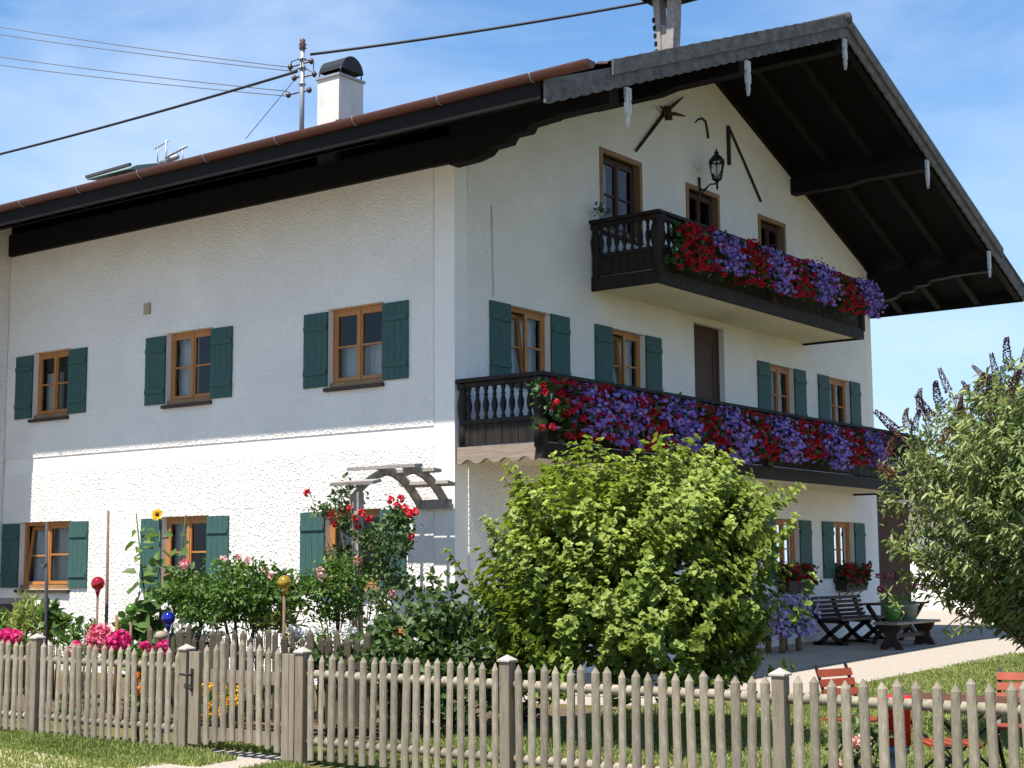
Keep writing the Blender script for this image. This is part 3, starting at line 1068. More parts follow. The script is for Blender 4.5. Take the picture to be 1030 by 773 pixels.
# thin hairline cable/rod on the gable
mb = MB()
mb.tube([(0.03, 0.80, 6.30), (0.03, 0.83, 5.0)], 0.005, 5)
mb.build('wall_rod', M['galv'], house)

# balconies ----------------------------------------------------------
BAL_PROF = [(.030, 0), (.030, .03), (.018, .045), (.040, .11), (.044, .16), (.022, .235), (.032, .255), (.020, .275), (.034, .32), (.034, .34)]
def balcony(x_out, y0, y1, z0, h, valance):
    """floor slab on the gable, boarded parapet with turned balusters, bulbous posts"""
    mb = MB()
    mb.box(0.016, x_out - 0.03, y0 + 0.03, y1 - 0.03, z0, z0 + 0.14)
    bal = mb.build('balcony', M['cream'], house)
    zt = z0 + h
    # beams round the slab
    mb = MB()
    mb.box(x_out - 0.03, x_out + 0.05, y0 - 0.02, y1 + 0.02, z0 - 0.035, z0 + 0.17)
    if not valance:
        mb.box(0.016, x_out - 0.03, y0 - 0.02, y0 + 0.03, z0 - 0.035, z0 + 0.17)
    mb.box(0.016, x_out - 0.03, y1 - 0.03, y1 + 0.02, z0 - 0.035, z0 + 0.17)
    mb.build('edge_beam', M['balcwood'], bal)
    if valance:
        n = 4
        poly = [(0.02, z0 + 0.17), (0.02, z0 - 0.05)]
        xl = x_out - 0.07
        for k in range(n * 10 + 1):
            t = k / (n * 10)
            ph = (t * n) % 1.0
            poly.append((0.05 + (xl - 0.05) * t, z0 - 0.055 + 0.055 * max(0.0, sin(pi * max(0, min(1, (ph - 0.15) / 0.7))))))
        poly.append((x_out - 0.032, z0 + 0.17))
        mb = MB()
        mb.prism(poly, y0 - 0.035, y0 + 0.029, 'y')
        mb.build('scalloped_valance', M['sandwood'], bal)
    # handrail
    mb = MB()
    mb.box(x_out - 0.10, x_out + 0.09, y0 - 0.07, y1 + 0.07, zt - 0.055, zt)
    mb.box(0.016, x_out - 0.10, y0 - 0.07, y0 + 0.10, zt - 0.055, zt)
    mb.box(0.016, x_out - 0.10, y1 - 0.10, y1 + 0.07, zt - 0.055, zt)
    mb.box(x_out - 0.05, x_out + 0.04, y0 - 0.02, y1 + 0.02, zt - 0.12, zt - 0.056)
    mb.box(0.016, x_out - 0.05, y0 - 0.02, y0 + 0.05, zt - 0.12, zt - 0.056)
    mb.box(0.016, x_out - 0.05, y1 - 0.05, y1 + 0.02, zt - 0.12, zt - 0.056)
    mb.build('handrail', M['balcwood'], bal, 0.008)
    zm = z0 + 0.47
    zb = zm + 0.06
    hb = zt - 0.12 - zb
    mb = MB()
    mb.box(x_out - 0.04, x_out + 0.05, y0 + 0.06, y1 - 0.06, zm, zb)
    mb.box(0.05, x_out - 0.06, y0 - 0.02, y0 + 0.05, zm, zb)
    mb.box(0.05, x_out - 0.06, y1 - 0.05, y1 + 0.02, zm, zb)
    mb.build('middle_rail', M['balcwood'], bal)
    mb = MB()
    def boards(a, b, fn):
        n = max(1, int((b - a) / 0.13))
        w = (b - a) / n
        for k in range(n):
            fn(a + k * w + 0.004, a + (k + 1) * w - 0.004, 0.004 * (k % 2))
    boards(0.08, x_out - 0.08, lambda p, q, d: mb.box(p, q, y0 + 0.0 + d, y0 + 0.025 + d, z0 + 0.19, zm))
    boards(0.08, x_out - 0.08, lambda p, q, d: mb.box(p, q, y1 - 0.025 - d, y1 - d, z0 + 0.19, zm))
    boards(y0 + 0.08, y1 - 0.08, lambda p, q, d: mb.box(x_out - 0.005 - d, x_out + 0.02 - d, p, q, z0 + 0.19, zm))
    mb.build('board_panel', M['balcwood'], bal)
    # posts
    post_prof = [(.072, 0), (.072, .30), (.060, .36), (.085, .50), (.095, .62), (.065, .78), (.062, .80), (.098, .83), (.10, .875), (.07, .90)]
    k_ = (h - 0.18) / 0.90
    for (x, y) in ((0.085, y0 + 0.02), (x_out, y0 + 0.02), (x_out, (y0 + y1) / 2), (x_out, y1 - 0.02), (0.085, y1 - 0.02)):
        mb = MB()
        mb.lathe([(r * (0.8 if x < 0.2 else 1.25), z * k_) for r, z in post_prof], (x, y, z0 + 0.12), 10)
        mb.build('post', M['balcwood'], bal)
    # balusters
    bm_ = MB().lathe([(r, z * hb / 0.34) for r, z in BAL_PROF], n=10).mesh('baluster')
    bm_.materials.append(M['balcwood'])
    n = int((x_out - 0.30) / 0.125)
    spots = [(0.19 + (x_out - 0.36) * k / (n - 1), y0 + 0.015) for k in range(n)] + [(0.19 + (x_out - 0.36) * k / (n - 1), y1 - 0.015) for k in range(n)]
    m_ = int((y1 - y0 - 0.3) / 0.155)
    spots += [(x_out, y0 + 0.18 + (y1 - y0 - 0.36) * k / (m_ - 1)) for k in range(m_)]
    for (x, y) in spots[:99]:
        o = bpy.data.objects.new('baluster', bm_)
        COL.objects.link(o)
        o.parent = bal
        o.location = (x, y, zb)
    return bal

B1X, B1Y0, B1Y1, B1Z, B1H = 1.37, 0.06, 12.7, 2.66, 1.09
B2X, B2Y0, B2Y1, B2Z, B2H = 1.20, 3.34, 10.62, 5.47, 1.07
balcony(B1X, B1Y0, B1Y1, B1Z, B1H, True)
balcony(B2X, B2Y0, B2Y1, B2Z, B2H, False)

# ================================================================== BALCONY FLOWERS
def petunia_mesh(seed):
    """cascade: local frame y along the rail, +x outward, z=0 at the rail"""
    global RNG
    RNG = np.random.RandomState(seed)
    n = 290
    u = RNG.normal(size=n) * 0.23
    z = -0.88 * RNG.rand(n) ** 0.9 + 0.02
    x = 0.17 + 0.26 * np.sin(np.clip((0.15 - z) / 1.05, 0, 1) * pi * 0.75) + RNG.normal(size=n) * 0.05
    u *= np.clip(1.15 - 0.5 * np.abs(z + 0.35), 0.5, 1.2)
    pts = np.stack([x, u, z], 1)
    fl = blossoms(pts, 5, 0.041, 0.040, (0.9, -0.25, 0.25), 0.55)
    lp = np.stack([x - 0.09, u * 1.02, np.maximum(z, -0.72)], 1)[:90]
    le = foliage(lp, 5, 0.05, 0.07, 0.035, (-0.3, 0, -0.3))
    return fl, le

def geranium_mesh(seed):
    global RNG
    RNG = np.random.RandomState(seed)
    n = 120
    u = RNG.normal(size=n) * 0.31
    z = -0.80 * RNG.rand(n) - 0.02
    x = 0.13 + 0.24 * np.sin(np.clip((0.15 - z) / 1.05, 0, 1) * pi * 0.75) + RNG.normal(size=n) * 0.06
    pts = np.stack([x, u, z], 1)
    fl = heads(pts, 22, 0.042, 0.036, 0.034)
    lp = np.stack([x - 0.10, u * 1.05, np.clip(z, -0.70, -0.12)], 1)
    le = foliage(lp, 8, 0.05, 0.075, 0.075, (-0.3, 0, -0.3))
    return fl, le

pet_src, ger_src = [], []
def balcony_plant(kind, loc, sc, label, group):
    store = pet_src if kind == 'petunia' else ger_src
    i = len(store)
    if i < 3:
        t = thing(kind + '_plant', label, 'flowers', loc, 0, group)
        fl, le = petunia_mesh(100 + i) if kind == 'petunia' else geranium_mesh(200 + i)
        leaves_obj('blossoms', *fl, M['petunia' if kind == 'petunia' else 'geranium'], t)
        leaves_obj('leaves', *le, M['balcleaf'], t)
        store.append(t)
    else:
        src = store[random.randrange(3)]
        t = dup(src, loc, 0, label, None, group)
        store.append(t)
    zk = random.uniform(0.72, 0.98) if kind == 'petunia' else random.uniform(0.80, 0.98)
    t.scale = (sc[0], sc[1], zk)
    t.location.z += random.uniform(-0.05, 0.03) if kind == 'petunia' else random.uniform(-0.03, 0.0)
    return t

ORD = ['leftmost', 'second from the left', 'third from the left', 'fourth from the left', 'fifth from the left', 'sixth from the left', 'seventh from the left', 'last at the right end']
pet1 = [(590, 1.1), (622, 1.0), (680, 1.35), (735, 1.15), (785, 1.3), (834, 1.15), (874, 1.0)]
ger1 = [(577, 1.0), (606, 0.9), (652, 1.15), (709, 1.1), (759, 1.15), (809, 1.2), (854, 1.15)]
for k, (px, s) in enumerate(pet1):
    q = PX(px, 420, B1X + 0.3)
    balcony_plant('petunia', (B1X + 0.04, q.y, B1Z + B1H - 0.10), (1.0, s, 0.95), 'violet petunias trailing over the lower balcony rail, %s of the violet clumps' % ORD[k], 'petunias on the balconies')
for k, (px, s) in enumerate(ger1):
    q = PX(px, 420, B1X + 0.3)
    balcony_plant('geranium', (B1X + 0.04, q.y, B1Z + B1H - 0.10), (1.0, s * 1.05, 1.0), 'scarlet geraniums hanging from the lower balcony rail, %s of the red clumps' % ORD[k], 'geraniums on the balconies')
pet2 = [(728, 1.15), (778, 1.05), (822, 1.05), (868, 0.9)]
ger2 = [(702, 1.0), (755, 0.95), (799, 0.95), (847, 1.0)]
for k, (px, s) in enumerate(pet2):
    q = PX(px, 280, B2X + 0.3)
    balcony_plant('petunia', (B2X + 0.04, q.y, B2Z + B2H - 0.10), (1.0, s, 0.95), 'violet petunias trailing over the upper balcony rail, %s of the violet clumps' % ORD[k], 'petunias on the balconies')
for k, (px, s) in enumerate(ger2):
    q = PX(px, 280, B2X + 0.3)
    balcony_plant('geranium', (B2X + 0.04, q.y, B2Z + B2H - 0.10), (1.0, s * 1.05, 1.0), 'scarlet geraniums hanging from the upper balcony rail, %s of the red clumps' % ORD[k], 'geraniums on the balconies')
RNG = np.random.RandomState(5)
# flower troughs behind the rails, carried on the balcony fronts
def trough(x, y0, y1, z, label):
    t = thing('flower_trough', label, 'flower box', (x, (y0 + y1) / 2, z), 0, 'flower troughs on the balconies')
    L = (y1 - y0) / 2
    mb = MB()
    mb.box(0, 0.015, -L, L, 0, 0.18)
    mb.box(0.165, 0.18, -L, L, 0, 0.18)
    mb.box(0.015, 0.165, -L, L, 0, 0.015)
    mb.box(0.015, 0.165, -L, -L + 0.015, 0.015, 0.18)
    mb.box(0.015, 0.165, L - 0.015, L, 0.015, 0.18)
    mb.build('box', M['darkwood'], t)
    mb = MB()
    mb.box(0.016, 0.164, -L + 0.016, L - 0.016, 0.02, 0.15)
    mb.build('soil', M['soil'], t)
trough(B1X + 0.10, 0.55, B1Y1 - 0.2, B1Z + B1H - 0.30, 'long dark flower trough on the lower balcony front, behind the hanging blooms')
trough(B2X + 0.10, B2Y0 + 0.55, B2Y1 - 0.1, B2Z + B2H - 0.30, 'long dark flower trough on the upper balcony front, behind the hanging blooms')

# window boxes beside the ground floor windows, with geraniums
for k, (c, a, b) in enumerate(GABLE_W[4:6]):
    where = 'nearer the flower stand' if k == 0 else 'nearest the right house corner'
    z = a - 0.22
    t = thing('window_box', 'dark wooden window box on iron brackets, %s' % where, 'flower box', (0.02, c + 0.02, z), 0, 'window boxes')
    mb = MB()
    mb.box(0.02, 0.04, -0.48, 0.48, 0, 0.21)
    mb.box(0.22, 0.24, -0.48, 0.48, 0, 0.21)
    mb.box(0.04, 0.22, -0.48, 0.48, 0, 0.02)
    mb.box(0.04, 0.22, -0.48, -0.46, 0.02, 0.21)
    mb.box(0.04, 0.22, 0.46, 0.48, 0.02, 0.21)
    mb.build('box', M['bench'], t)
    for s in (-0.3, 0.3):
        mb = MB()
        mb.tube([(0.005, s, -0.17), (0.01, s, -0.02), (0.23, s, -0.015)], 0.011, 6)
        mb.tube([(0.01, s, -0.17), (0.20, s, -0.02)], 0.009, 6)
        mb.build('bracket', M['iron'], t)
    t = thing('geranium_plant', 'low mound of scarlet geraniums in the window box %s' % where, 'flowers', (0.14, c + 0.02, z + 0.18), 0, 'geraniums in the window boxes')
    pts = np.stack([RNG.normal(size=38) * 0.07 + 0.05, RNG.uniform(-0.46, 0.5, 38), RNG.uniform(0.0, 0.30, 38)], 1)
    leaves_obj('blossoms', *heads(pts, 26, 0.055, 0.045, 0.042), M['geranium'], t)
    leaves_obj('leaves', *foliage(pts - [0.03, 0, 0.05], 12, 0.06, 0.075, 0.075, (0, 0, -0.3)), M['balcleaf'], t)

# ================================================================== WALL TOOLS AND LANTERN
t = thing('wall_lantern', 'black wrought iron lantern on a bracket high on the gable wall', 'lantern', (0.014, 6.72, 7.72))
mb = MB()
mb.box(0.0, 0.02, -0.035, 0.035, -0.12, 0.22)
mb.build('wall_plate', M['iron'], t)
mb = MB()
mb.tube([(0.01, 0, 0.0), (0.10, 0.0, -0.02), (0.22, 0.0, 0.06), (0.32, 0.0, 0.05), (0.36, 0, 0.10)], 0.014, 8)
mb.tube([(0.01, 0, -0.08), (0.14, 0, -0.02), (0.2, 0, 0.05)], 0.009, 6)
mb.build('bracket', M['iron'], t)
LC = (0.36, 0, 0)
mb = MB()
mb.lathe([(.01, -.06), (.025, -.02), (.02, .06), (.05, .10), (.085, .115), (.085, .13)], LC, 6)
mb.lathe([(.15, .42), (.155, .44), (.09, .52), (.035, .57), (.05, .60), (.02, .62), (.012, .66), (.005, .68)], LC, 6)
for k in range(6):
    th = 2 * pi * k / 6
    mb.bar((LC[0] + .085 * cos(th), .085 * sin(th), .13), (LC[0] + .145 * cos(th), .145 * sin(th), .42), .014, .014)
mb.build('cage', M['iron'], t)
mb = MB()
mb.lathe([(.08, .132), (.136, .418)], LC, 6)
mb.build('lamp_glass', M['glass'], t)

t = thing('wooden_fork', 'old forked wooden hay fork hung slanting under the left roof slope', 'hay fork', PX(668, 115, 0.05))
o_ = Vector(t.location)
def rel(px, py, x=0.05): return PX(px, py, x) - o_
mb = MB()
mb.tube([rel(640, 152), rel(668, 115)], [0.022, 0.03], 8)
mb.build('handle', M['toolwood'], t)
for q in ((687, 98, 0.10), (689, 117, 0.08), (664, 107, 0.10)):
    mb = MB()
    mid = (rel(668, 115) + rel(*q)) / 2 + Vector((0.02, 0, 0.02))
    mb.tube([rel(668, 115), mid, rel(*q)], [0.035, 0.028, 0.012], 8)
    mb.build('tine', M['toolwood'], t)
mb = MB()
mb.bar(rel(671, 107), rel(673, 121), 0.05, 0.16, (0, 1, 0))
mb.build('head', M['toolwood'], t)

t = thing('sickle', 'small dark hand sickle blade fixed above the lantern', 'sickle', PX(706, 130, 0.03))
o_ = Vector(t.location)
mb = MB()
mb.tube([rel(x, y, 0.03) for x, y in ((699.5, 124), (702, 120.5), (706, 119.5), (709.5, 122), (711, 129))], [0.008, 0.016, 0.022, 0.022, 0.02], 8)
mb.build('blade', M['iron'], t)
mb = MB()
mb.tube([rel(711, 129, 0.03), rel(712.5, 139.5, 0.03)], [0.02, 0.024], 8)
mb.build('handle', M['toolwood'], t)

t = thing('threshing_flail', 'threshing flail with a short beater and long slanting handle right of the lantern', 'flail', PX(733, 128, 0.04))
o_ = Vector(t.location)
mb = MB()
mb.tube([rel(732.5, 127, 0.04), rel(733.5, 166, 0.04)], 0.038, 8)
mb.build('beater', M['toolwood'], t)
mb = MB()
mb.tube([rel(733, 127.5, 0.04), rel(749, 164, 0.04), rel(765.5, 203, 0.04)], 0.022, 8)
mb.build('handle', M['toolwood'], t)

# small white dove-like pot plant on the left end of the upper rail
q = Vector((0.20, B2Y0 + 0.02, B2Z + B2H))
t = thing('rail_pot', 'tiny potted plant with white flowers standing on the left end of the upper balcony rail', 'pot plant', q)
MB().lathe([(.035, 0), (.05, .09), (.052, .10)], (0, 0, 0), 12).build('pot', M['galv'], t)
pts = RNG.normal(size=(14, 3)) * [.05, .05, .045] + [0, 0, .16]
leaves_obj('leaves', *foliage(pts, 6, .03, .05, .03, (0, 0, .05)), M['balcleaf'], t)
leaves_obj('blossoms', *blossoms(pts[:6] + [0, 0, .04], 5, .03, .03, (0.5, -0.5, 0.6)), M['whitepet'], t)

# ================================================================== MAST AND WIRES
my = 3.5
mb_base = P(303.5, 128, my)
mtop = P(303.5, 44, my)
t = thing('roof_mast', 'grey steel electricity mast with brown insulators standing on the roof beside the chimney', 'mast', (mb_base.x, my, roof_top(my)))
o_ = Vector(t.location)
zt = mtop.z - o_.z
MB().tube([(0, 0, -0.1), (0, 0, zt - 0.12)], 0.045, 10).build('pole', M['galv'], t)
mb = MB()
mb.lathe([(.03, 0), (.075, .03), (.05, .06), (.075, .10), (.045, .14), (.055, .19), (.02, .22)], (0, 0, zt - .13), 12)
mb.build('top_insulator', M['ceramic'], t)
ins = []
for (px, py) in ((292, 68), (313, 62), (316, 75), (290, 96), (311, 91), (296, 79)):
    q = P(px, py, my) - o_
    mb = MB()
    mb.tube([(0, 0, q.z), (q.x, q.y, q.z)], 0.014, 6)
    mb.lathe([(.02, -.05), (.05, -.02), (.05, .02), (.02, .06)], (q.x, q.y, q.z), 10)
    mb.build('insulator', M['ceramic'], t)
mb = MB()
mb.lathe([(.07, 0), (.07, .05)], (0, 0, zt - .50), 10)
mb.lathe([(.065, 0), (.065, .04)], (0, 0, zt - .33), 10)
mb.lathe([(.065, 0), (.065, .04)], (0, 0, zt - .80), 10)
mb.build('fittings', M['galv'], t)
for s_ in range(4):
    mb = MB()
    a = 0.9 + s_ * 1.5
    mb.tube([(.06 * cos(a), .06 * sin(a), zt - .3), (.2 * cos(a), .2 * sin(a), zt - .36), (.22 * cos(a), .2 * sin(a), zt - .55), (.05 * cos(a), .05 * sin(a), zt - .48)], 0.012, 5)
    mb.build('jumper_wire', M['cable'], t)

def cable(name, a, b, sag, r, m, label):
    a, b = Vector(a), Vector(b)
    pts = []
    for k in range(25):
        s = k / 24
        p = a.lerp(b, s)
        p.z -= sag * 4 * s * (1 - s)
        pts.append(p)
    o = MB().tube(pts, r, 6).build(name, m)
    tag(o, label, 'cable', 'overhead wires')
    return o
cable('power_cable', P(299, 72, my), P(-160, 192, my), 0.12, 0.026, M['cable'], 'thick black cable dropping from the roof mast to the lower left edge of the sky')
ends = [((292, 68), (-320, -38)), ((296, 72), (-320, -26)), ((289, 92), (-320, -2)), ((290, 97), (-320, 10))]
nm = ['uppermost', 'second from the top', 'third from the top', 'lowest']
for (p0, p1), s in zip(ends, nm):
    cable('service_wire', P(*p0, my), P(*p1, my), 0.25, 0.0095, M['wire'], 'thin grey wire running left from the mast, %s of four' % s)
cable('power_cable', P(312, 55, my), (tx - 0.28, YR, ZR + 1.17), 0.05, 0.026, M['cable'], 'thick black cable rising right from the roof mast to the wooden bell cote')
cable('guy_wire', P(300, 76, my), P(247, 140, my), 0.0, 0.008, M['wire'], 'short thin guy wire slanting down from the roof mast to the tiles')

# ================================================================== PERGOLA ROSE ARCH
AZ = 0.0
t = thing('rose_arch', 'grey weathered wooden rose arch with curved beams and cross slats against the left wall', 'arch', (-0.55, -1.3, H(-1.3)))
o_ = Vector(t.location)
L_ = lambda x, y, z: Vector((x, y, z)) - o_
MB().box(-.055, .055, -.055, .055, -0.05, 2.20 - o_.z).build('post', M['greywood'], t, 0.006)
def arch_pts(x):
    return [L_(x, -1.42, 2.13), L_(x, -1.12, 2.36), L_(x, -0.72, 2.50), L_(x, -0.36, 2.36), L_(x, -0.06, 2.08)]
for x in (-0.55, -0.10):
    mb = MB()
    ap = arch_pts(x)
    fine = []
    for k in range(13):
        s = (k / 12 * 4) if x < -0.3 else 1.55 + k / 12 * 2.45
        i = min(3, int(s))
        fr_ = s - i
        p0, p1, p2, p3 = ap[max(i - 1, 0)], ap[i], ap[i + 1], ap[min(i + 2, 4)]
        fine.append(0.5 * ((2 * p1) + (-p0 + p2) * fr_ + (2 * p0 - 5 * p1 + 4 * p2 - p3) * fr_ ** 2 + (-p0 + 3 * p1 - 3 * p2 + p3) * fr_ ** 3))
    for a, b in zip(fine[:-1], fine[1:]):
        mb.bar(a, b + (b - a) * 0.04, 0.055, 0.11, (0, 0.3, 1))
    mb.build('curved_beam', M['greywood'], t)
mb = MB()
mb.box(-.60 - o_.x, -.02 - o_.x, -.10 - o_.y, -.03 - o_.y, 2.02 - o_.z, 2.14 - o_.z)
mb.build('wall_batten', M['greywood'], t)
for (y, z, x0_, x1_) in ((-1.30, 2.33, P(336, 487, -1.3).x, -0.22), (-0.86, 2.545, P(353, 478, -0.86).x, 0.10), (-0.50, 2.50, -0.80, 0.12), (-0.24, 2.34, -0.72, 0.14)):
    dz = 0.42 * (-(y + 0.72))
    MB().bar(L_(x0_, y, z), L_(x1_, y, z), 0.16, 0.045, (0, -dz * 0.9, 1)).build('slat', M['greywood'], t)

# climbing rose
t = thing('climbing_rose', 'climbing rose with crimson blooms and dark leaves twining over the wooden arch', 'rose', (-0.45, -1.35, H(-1.35)))
o_ = np.array(t.location)
def rp(px, py, y): return np.array(P(px, py, y)) - o_
canes = MB()
tips = [(352, 495, -1.5), (340, 520, -1.5), (382, 545, -1.35), (402, 525, -1.0), (330, 535, -1.5), (405, 560, -1.1), (312, 497, -1.5), (372, 590, -1.5)]
for (px, py, y) in tips:
    e = rp(px, py, y)
    canes.tube([(0, 0, 0), (e[0] * 0.3 + 0.05, e[1] * 0.4, e[2] * 0.5), tuple(e)], [0.014, 0.010, 0.005], 5)
canes.build('canes', M['bark'], t)
cl = []
for (px, py, sx_r, sy_r, n) in ((352, 500, 12, 10, 9), (350, 530, 14, 16, 12), (375, 545, 16, 14, 20), (398, 545, 14, 20, 24), (345, 560, 16, 8, 10), (400, 525, 12, 10, 10), (385, 575, 14, 12, 12), (388, 600, 10, 10, 8), (330, 515, 14, 5, 5), (410, 590, 6, 14, 4)):
    for _ in range(n):
        cl.append(rp(px + RNG.normal() * sx_r * 0.6, py + RNG.normal() * sy_r * 0.6, -1.25 + RNG.normal() * 0.18))
leaves_obj('leaves', *foliage(np.array(cl), 26, 0.055, 0.065, 0.042, (0, 0.6, 1.6)), M['roseleaf'], t)
rosepts = [(309, 496), (399, 509), (393, 503), (407, 511), (412, 516), (417, 515), (413, 539), (337, 527), (332, 519), (343, 522), (357, 522), (360, 530), (371, 522), (352, 512), (336, 516), (364, 516), (403, 502), (345, 512)]
hp = np.array([rp(a, b, -1.42 + RNG.rand() * 0.1) for a, b in rosepts])
leaves_obj('blossoms', *heads(hp, 30, 0.038, 0.044, 0.042), M['rosered'], t)
hp = np.array([rp(a, b, -1.5) for a, b in ((360, 563), (352, 575), (395, 598))])
leaves_obj('faded_blossoms', *heads(hp, 24, 0.045, 0.05, 0.045), M['palepink'], t)

# ================================================================== SHRUBS
def shrub(name, label, cat, base, c, r, ncl, per, spread, L, Wd, m, shell=0.55, up=0.35, lump=0.18, zmin=-0.75, stems=14, group=None, extra=None, hang=0.0):
    t = thing(name, label, cat, base, 0, group)
    b = np.array(base)
    c = np.array(c) - b
    cl = clumps_in(c, r, ncl, shell, zmin, lump)
    cl = cl[cl[:, 2] > 0.04]
    if extra is not None: cl = np.concatenate([cl, extra - b])
    st = MB()
    for k in RNG.permutation(len(cl))[:stems]:
        e = cl[k]
        st.tube([(RNG.normal() * 0.06, RNG.normal() * 0.06, -0.03), tuple(e * [0.35, 0.35, 0.5]), tuple(e)], [0.022, 0.014, 0.005], 5)
    if st.v: st.build('stems', M['bark'], t)
    q = foliage(cl, per, spread, L, Wd, c, up, hang=hang)
    return t, cl, q, c

# the big lime green shrub behind the fence
sb = Vector((4.35, -2.75, H(-2.75)))
sc_ = (4.42, -2.75, 0.93)
lobes = []
for (px, py, dy, rx, rz, nn) in ((640, 560, 0.0, 1.15, 1.0, 150), (560, 560, -0.5, 0.75, 0.75, 80), (712, 560, -0.4, 0.70, 0.78, 85), (575, 520, 0.1, 0.60, 0.45, 60), (685, 520, 0.0, 0.72, 0.45, 75), (635, 512, 0.3, 0.7, 0.42, 50),
                                 (520, 590, 0.1, 0.45, 0.5, 36), (742, 590, 0.2, 0.36, 0.6, 34), (600, 620, -0.7, 0.7, 0.55, 60), (680, 630, -0.6, 0.72, 0.6, 64), (540, 640, -0.3, 0.5, 0.4, 34), (736, 640, 0.0, 0.36, 0.4, 24)):
    lobes.append(clumps_in(P(px, py, -2.75 + dy), (rx, rx * 0.85, rz), nn, 0.7, -0.95, 0.22))
lobes = np.concatenate(lobes)
t = thing('lime_green_shrub', 'tall dense lime green leafy shrub behind the fence before the gable', 'shrub', sb)
o_ = np.array(sb)
tops = []
for (px, py) in ((560, 462), (575, 447), (592, 440), (604, 443), (648, 446), (662, 448), (672, 440), (688, 444), (700, 441), (715, 450), (729, 458), (742, 466), (560, 480), (640, 455), (530, 482), (540, 490), (516, 500), (752, 480), (620, 470), (680, 462), (500, 525), (768, 505), (655, 462), (585, 462), (487, 560), (495, 540), (782, 540), (778, 560), (547, 470), (610, 455), (632, 462), (705, 455), (760, 490)):
    tops.append(np.array(P(px, py, -2.75 + RNG.normal() * 0.35)))
tips_ = np.concatenate([lobes, lobes + RNG.normal(size=lobes.shape) * 0.12, np.array(tops)]) - o_
stem2 = MB()
wp, wd, wr = [], [], []
for k, e in enumerate(tips_):
    if e[2] < 0.12: continue
    hi = k >= len(tips_) - len(tops)
    d = e * [0.6, 0.6, 0.25] + [0, 0, 0.55] + RNG.normal(size=3) * 0.42
    d /= np.linalg.norm(d)
    ln = 0.26 + 0.30 * RNG.rand() if not hi else 0.75
    e = e + d * (0.16 if not hi else 0.0) * RNG.rand()
    s0 = e - d * ln
    if k % 4 == 0 or hi: stem2.tube([tuple(s0), tuple((s0 + e) / 2 + RNG.normal(size=3) * 0.02), tuple(e)], [0.008, 0.006, 0.003], 4)
    nw = int(ln / 0.075)
    for w in range(nw):
        u = (w + 1) / nw
        for _ in range(7 if u > 0.5 else 5):
            wp.append(s0 + (e - s0) * u + RNG.normal(size=3) * 0.012)
            wd.append(d)
            wr.append(u)
wp, wd, wr = map(np.array, (wp, wd, wr))
nL = len(wp)
side = np.cross(wd, unit(nL))
side /= np.linalg.norm(side, axis=1, keepdims=True)
aL = side * 1.0 + wd * (0.15 + 0.5 * RNG.rand(nL))[:, None] - np.array([0, 0, 0.18])
nrm = wd * 0.9 + unit(nL) * 0.38 + np.array([0, 0, 0.25])
Ls = (0.080 - 0.024 * wr ** 3) * (0.7 + 0.6 * RNG.rand(nL))
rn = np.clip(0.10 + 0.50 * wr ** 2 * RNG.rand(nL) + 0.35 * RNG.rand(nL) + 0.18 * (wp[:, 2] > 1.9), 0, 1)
stem2.build('stems', M['bark'], t)
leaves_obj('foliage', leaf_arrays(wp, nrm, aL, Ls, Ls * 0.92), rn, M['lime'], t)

# dark mixed shrub left of it
sb = Vector((2.35, -3.1, H(-3.1)))
t, cl, q, c = shrub('dark_shrub', 'low dark green broad leafed shrub between the arch and the big lime shrub', 'shrub', sb, (2.45, -3.1, 0.22), (0.98, 0.7, 0.78), 210, 24, 0.085, 0.085, 0.07, M['darkleaf'], shell=0.5, lump=0.25)
leaves_obj('foliage', *q, M['darkleaf'], t)
pts = np.array([np.array(P(a, b, -3.75)) - np.array(sb) for a, b in ((399, 639), (404, 636), (396, 642))])
leaves_obj('orange_bloom', *blossoms(pts, 6, 0.06, 0.04, (0.4, -0.8, 0.4)), M['orangepet'], t)

# trained rose bush
sb = Vector((-0.50, -3.6, H(-3.6)))
t = thing('rose_bush', 'rounded clipped rose bush on short dark trunks below the middle ground floor window', 'rose bush', sb)
o_ = np.array(sb)
cl = []
for (px, py, rx, rz, n) in ((205, 600, 24, 18, 50), (240, 592, 26, 18, 60), (265, 600, 18, 16, 30), (215, 615, 24, 12, 26), (245, 620, 16, 10, 16), (188, 600, 12, 12, 12), (232, 572, 10, 6, 6), (260, 575, 6, 8, 3)):
    for _ in range(n):
        d = unit(1)[0] * (0.45 + 0.55 * RNG.rand())
        p = np.array(P(px + d[0] * rx, py + d[2] * rz, -3.6)) - o_
        p[1] += d[1] * 0.45
        cl.append(p)
cl = np.array(cl)
leaves_obj('foliage', *foliage(cl, 26, 0.06, 0.058, 0.038, cl.mean(0), up=0.4), M['midleaf'], t)
mb = MB()
for (px, py, x) in ((186, 655, 205), (242, 655, 235), (236, 655, 260), (246, 655, 222)):
    a, b = np.array(P(px, py, -3.6)) - o_, np.array(P(x, 605, -3.6)) - o_
    a[2] = -0.02
    mb.tube([tuple(a), tuple((a + b) / 2 + [0.03, 0, 0]), tuple(b)], [0.03, 0.024, 0.012], 6)
mb.build('trunks', M['bark'], t)
pts = np.array([np.array(P(a, b, -3.95)) - o_ for a, b in ((186, 569), (225, 562), (240, 560), (250, 563), (272, 580))])
leaves_obj('blossoms', *heads(pts, 18, 0.03, 0.036, 0.034), M['palepink'], t)

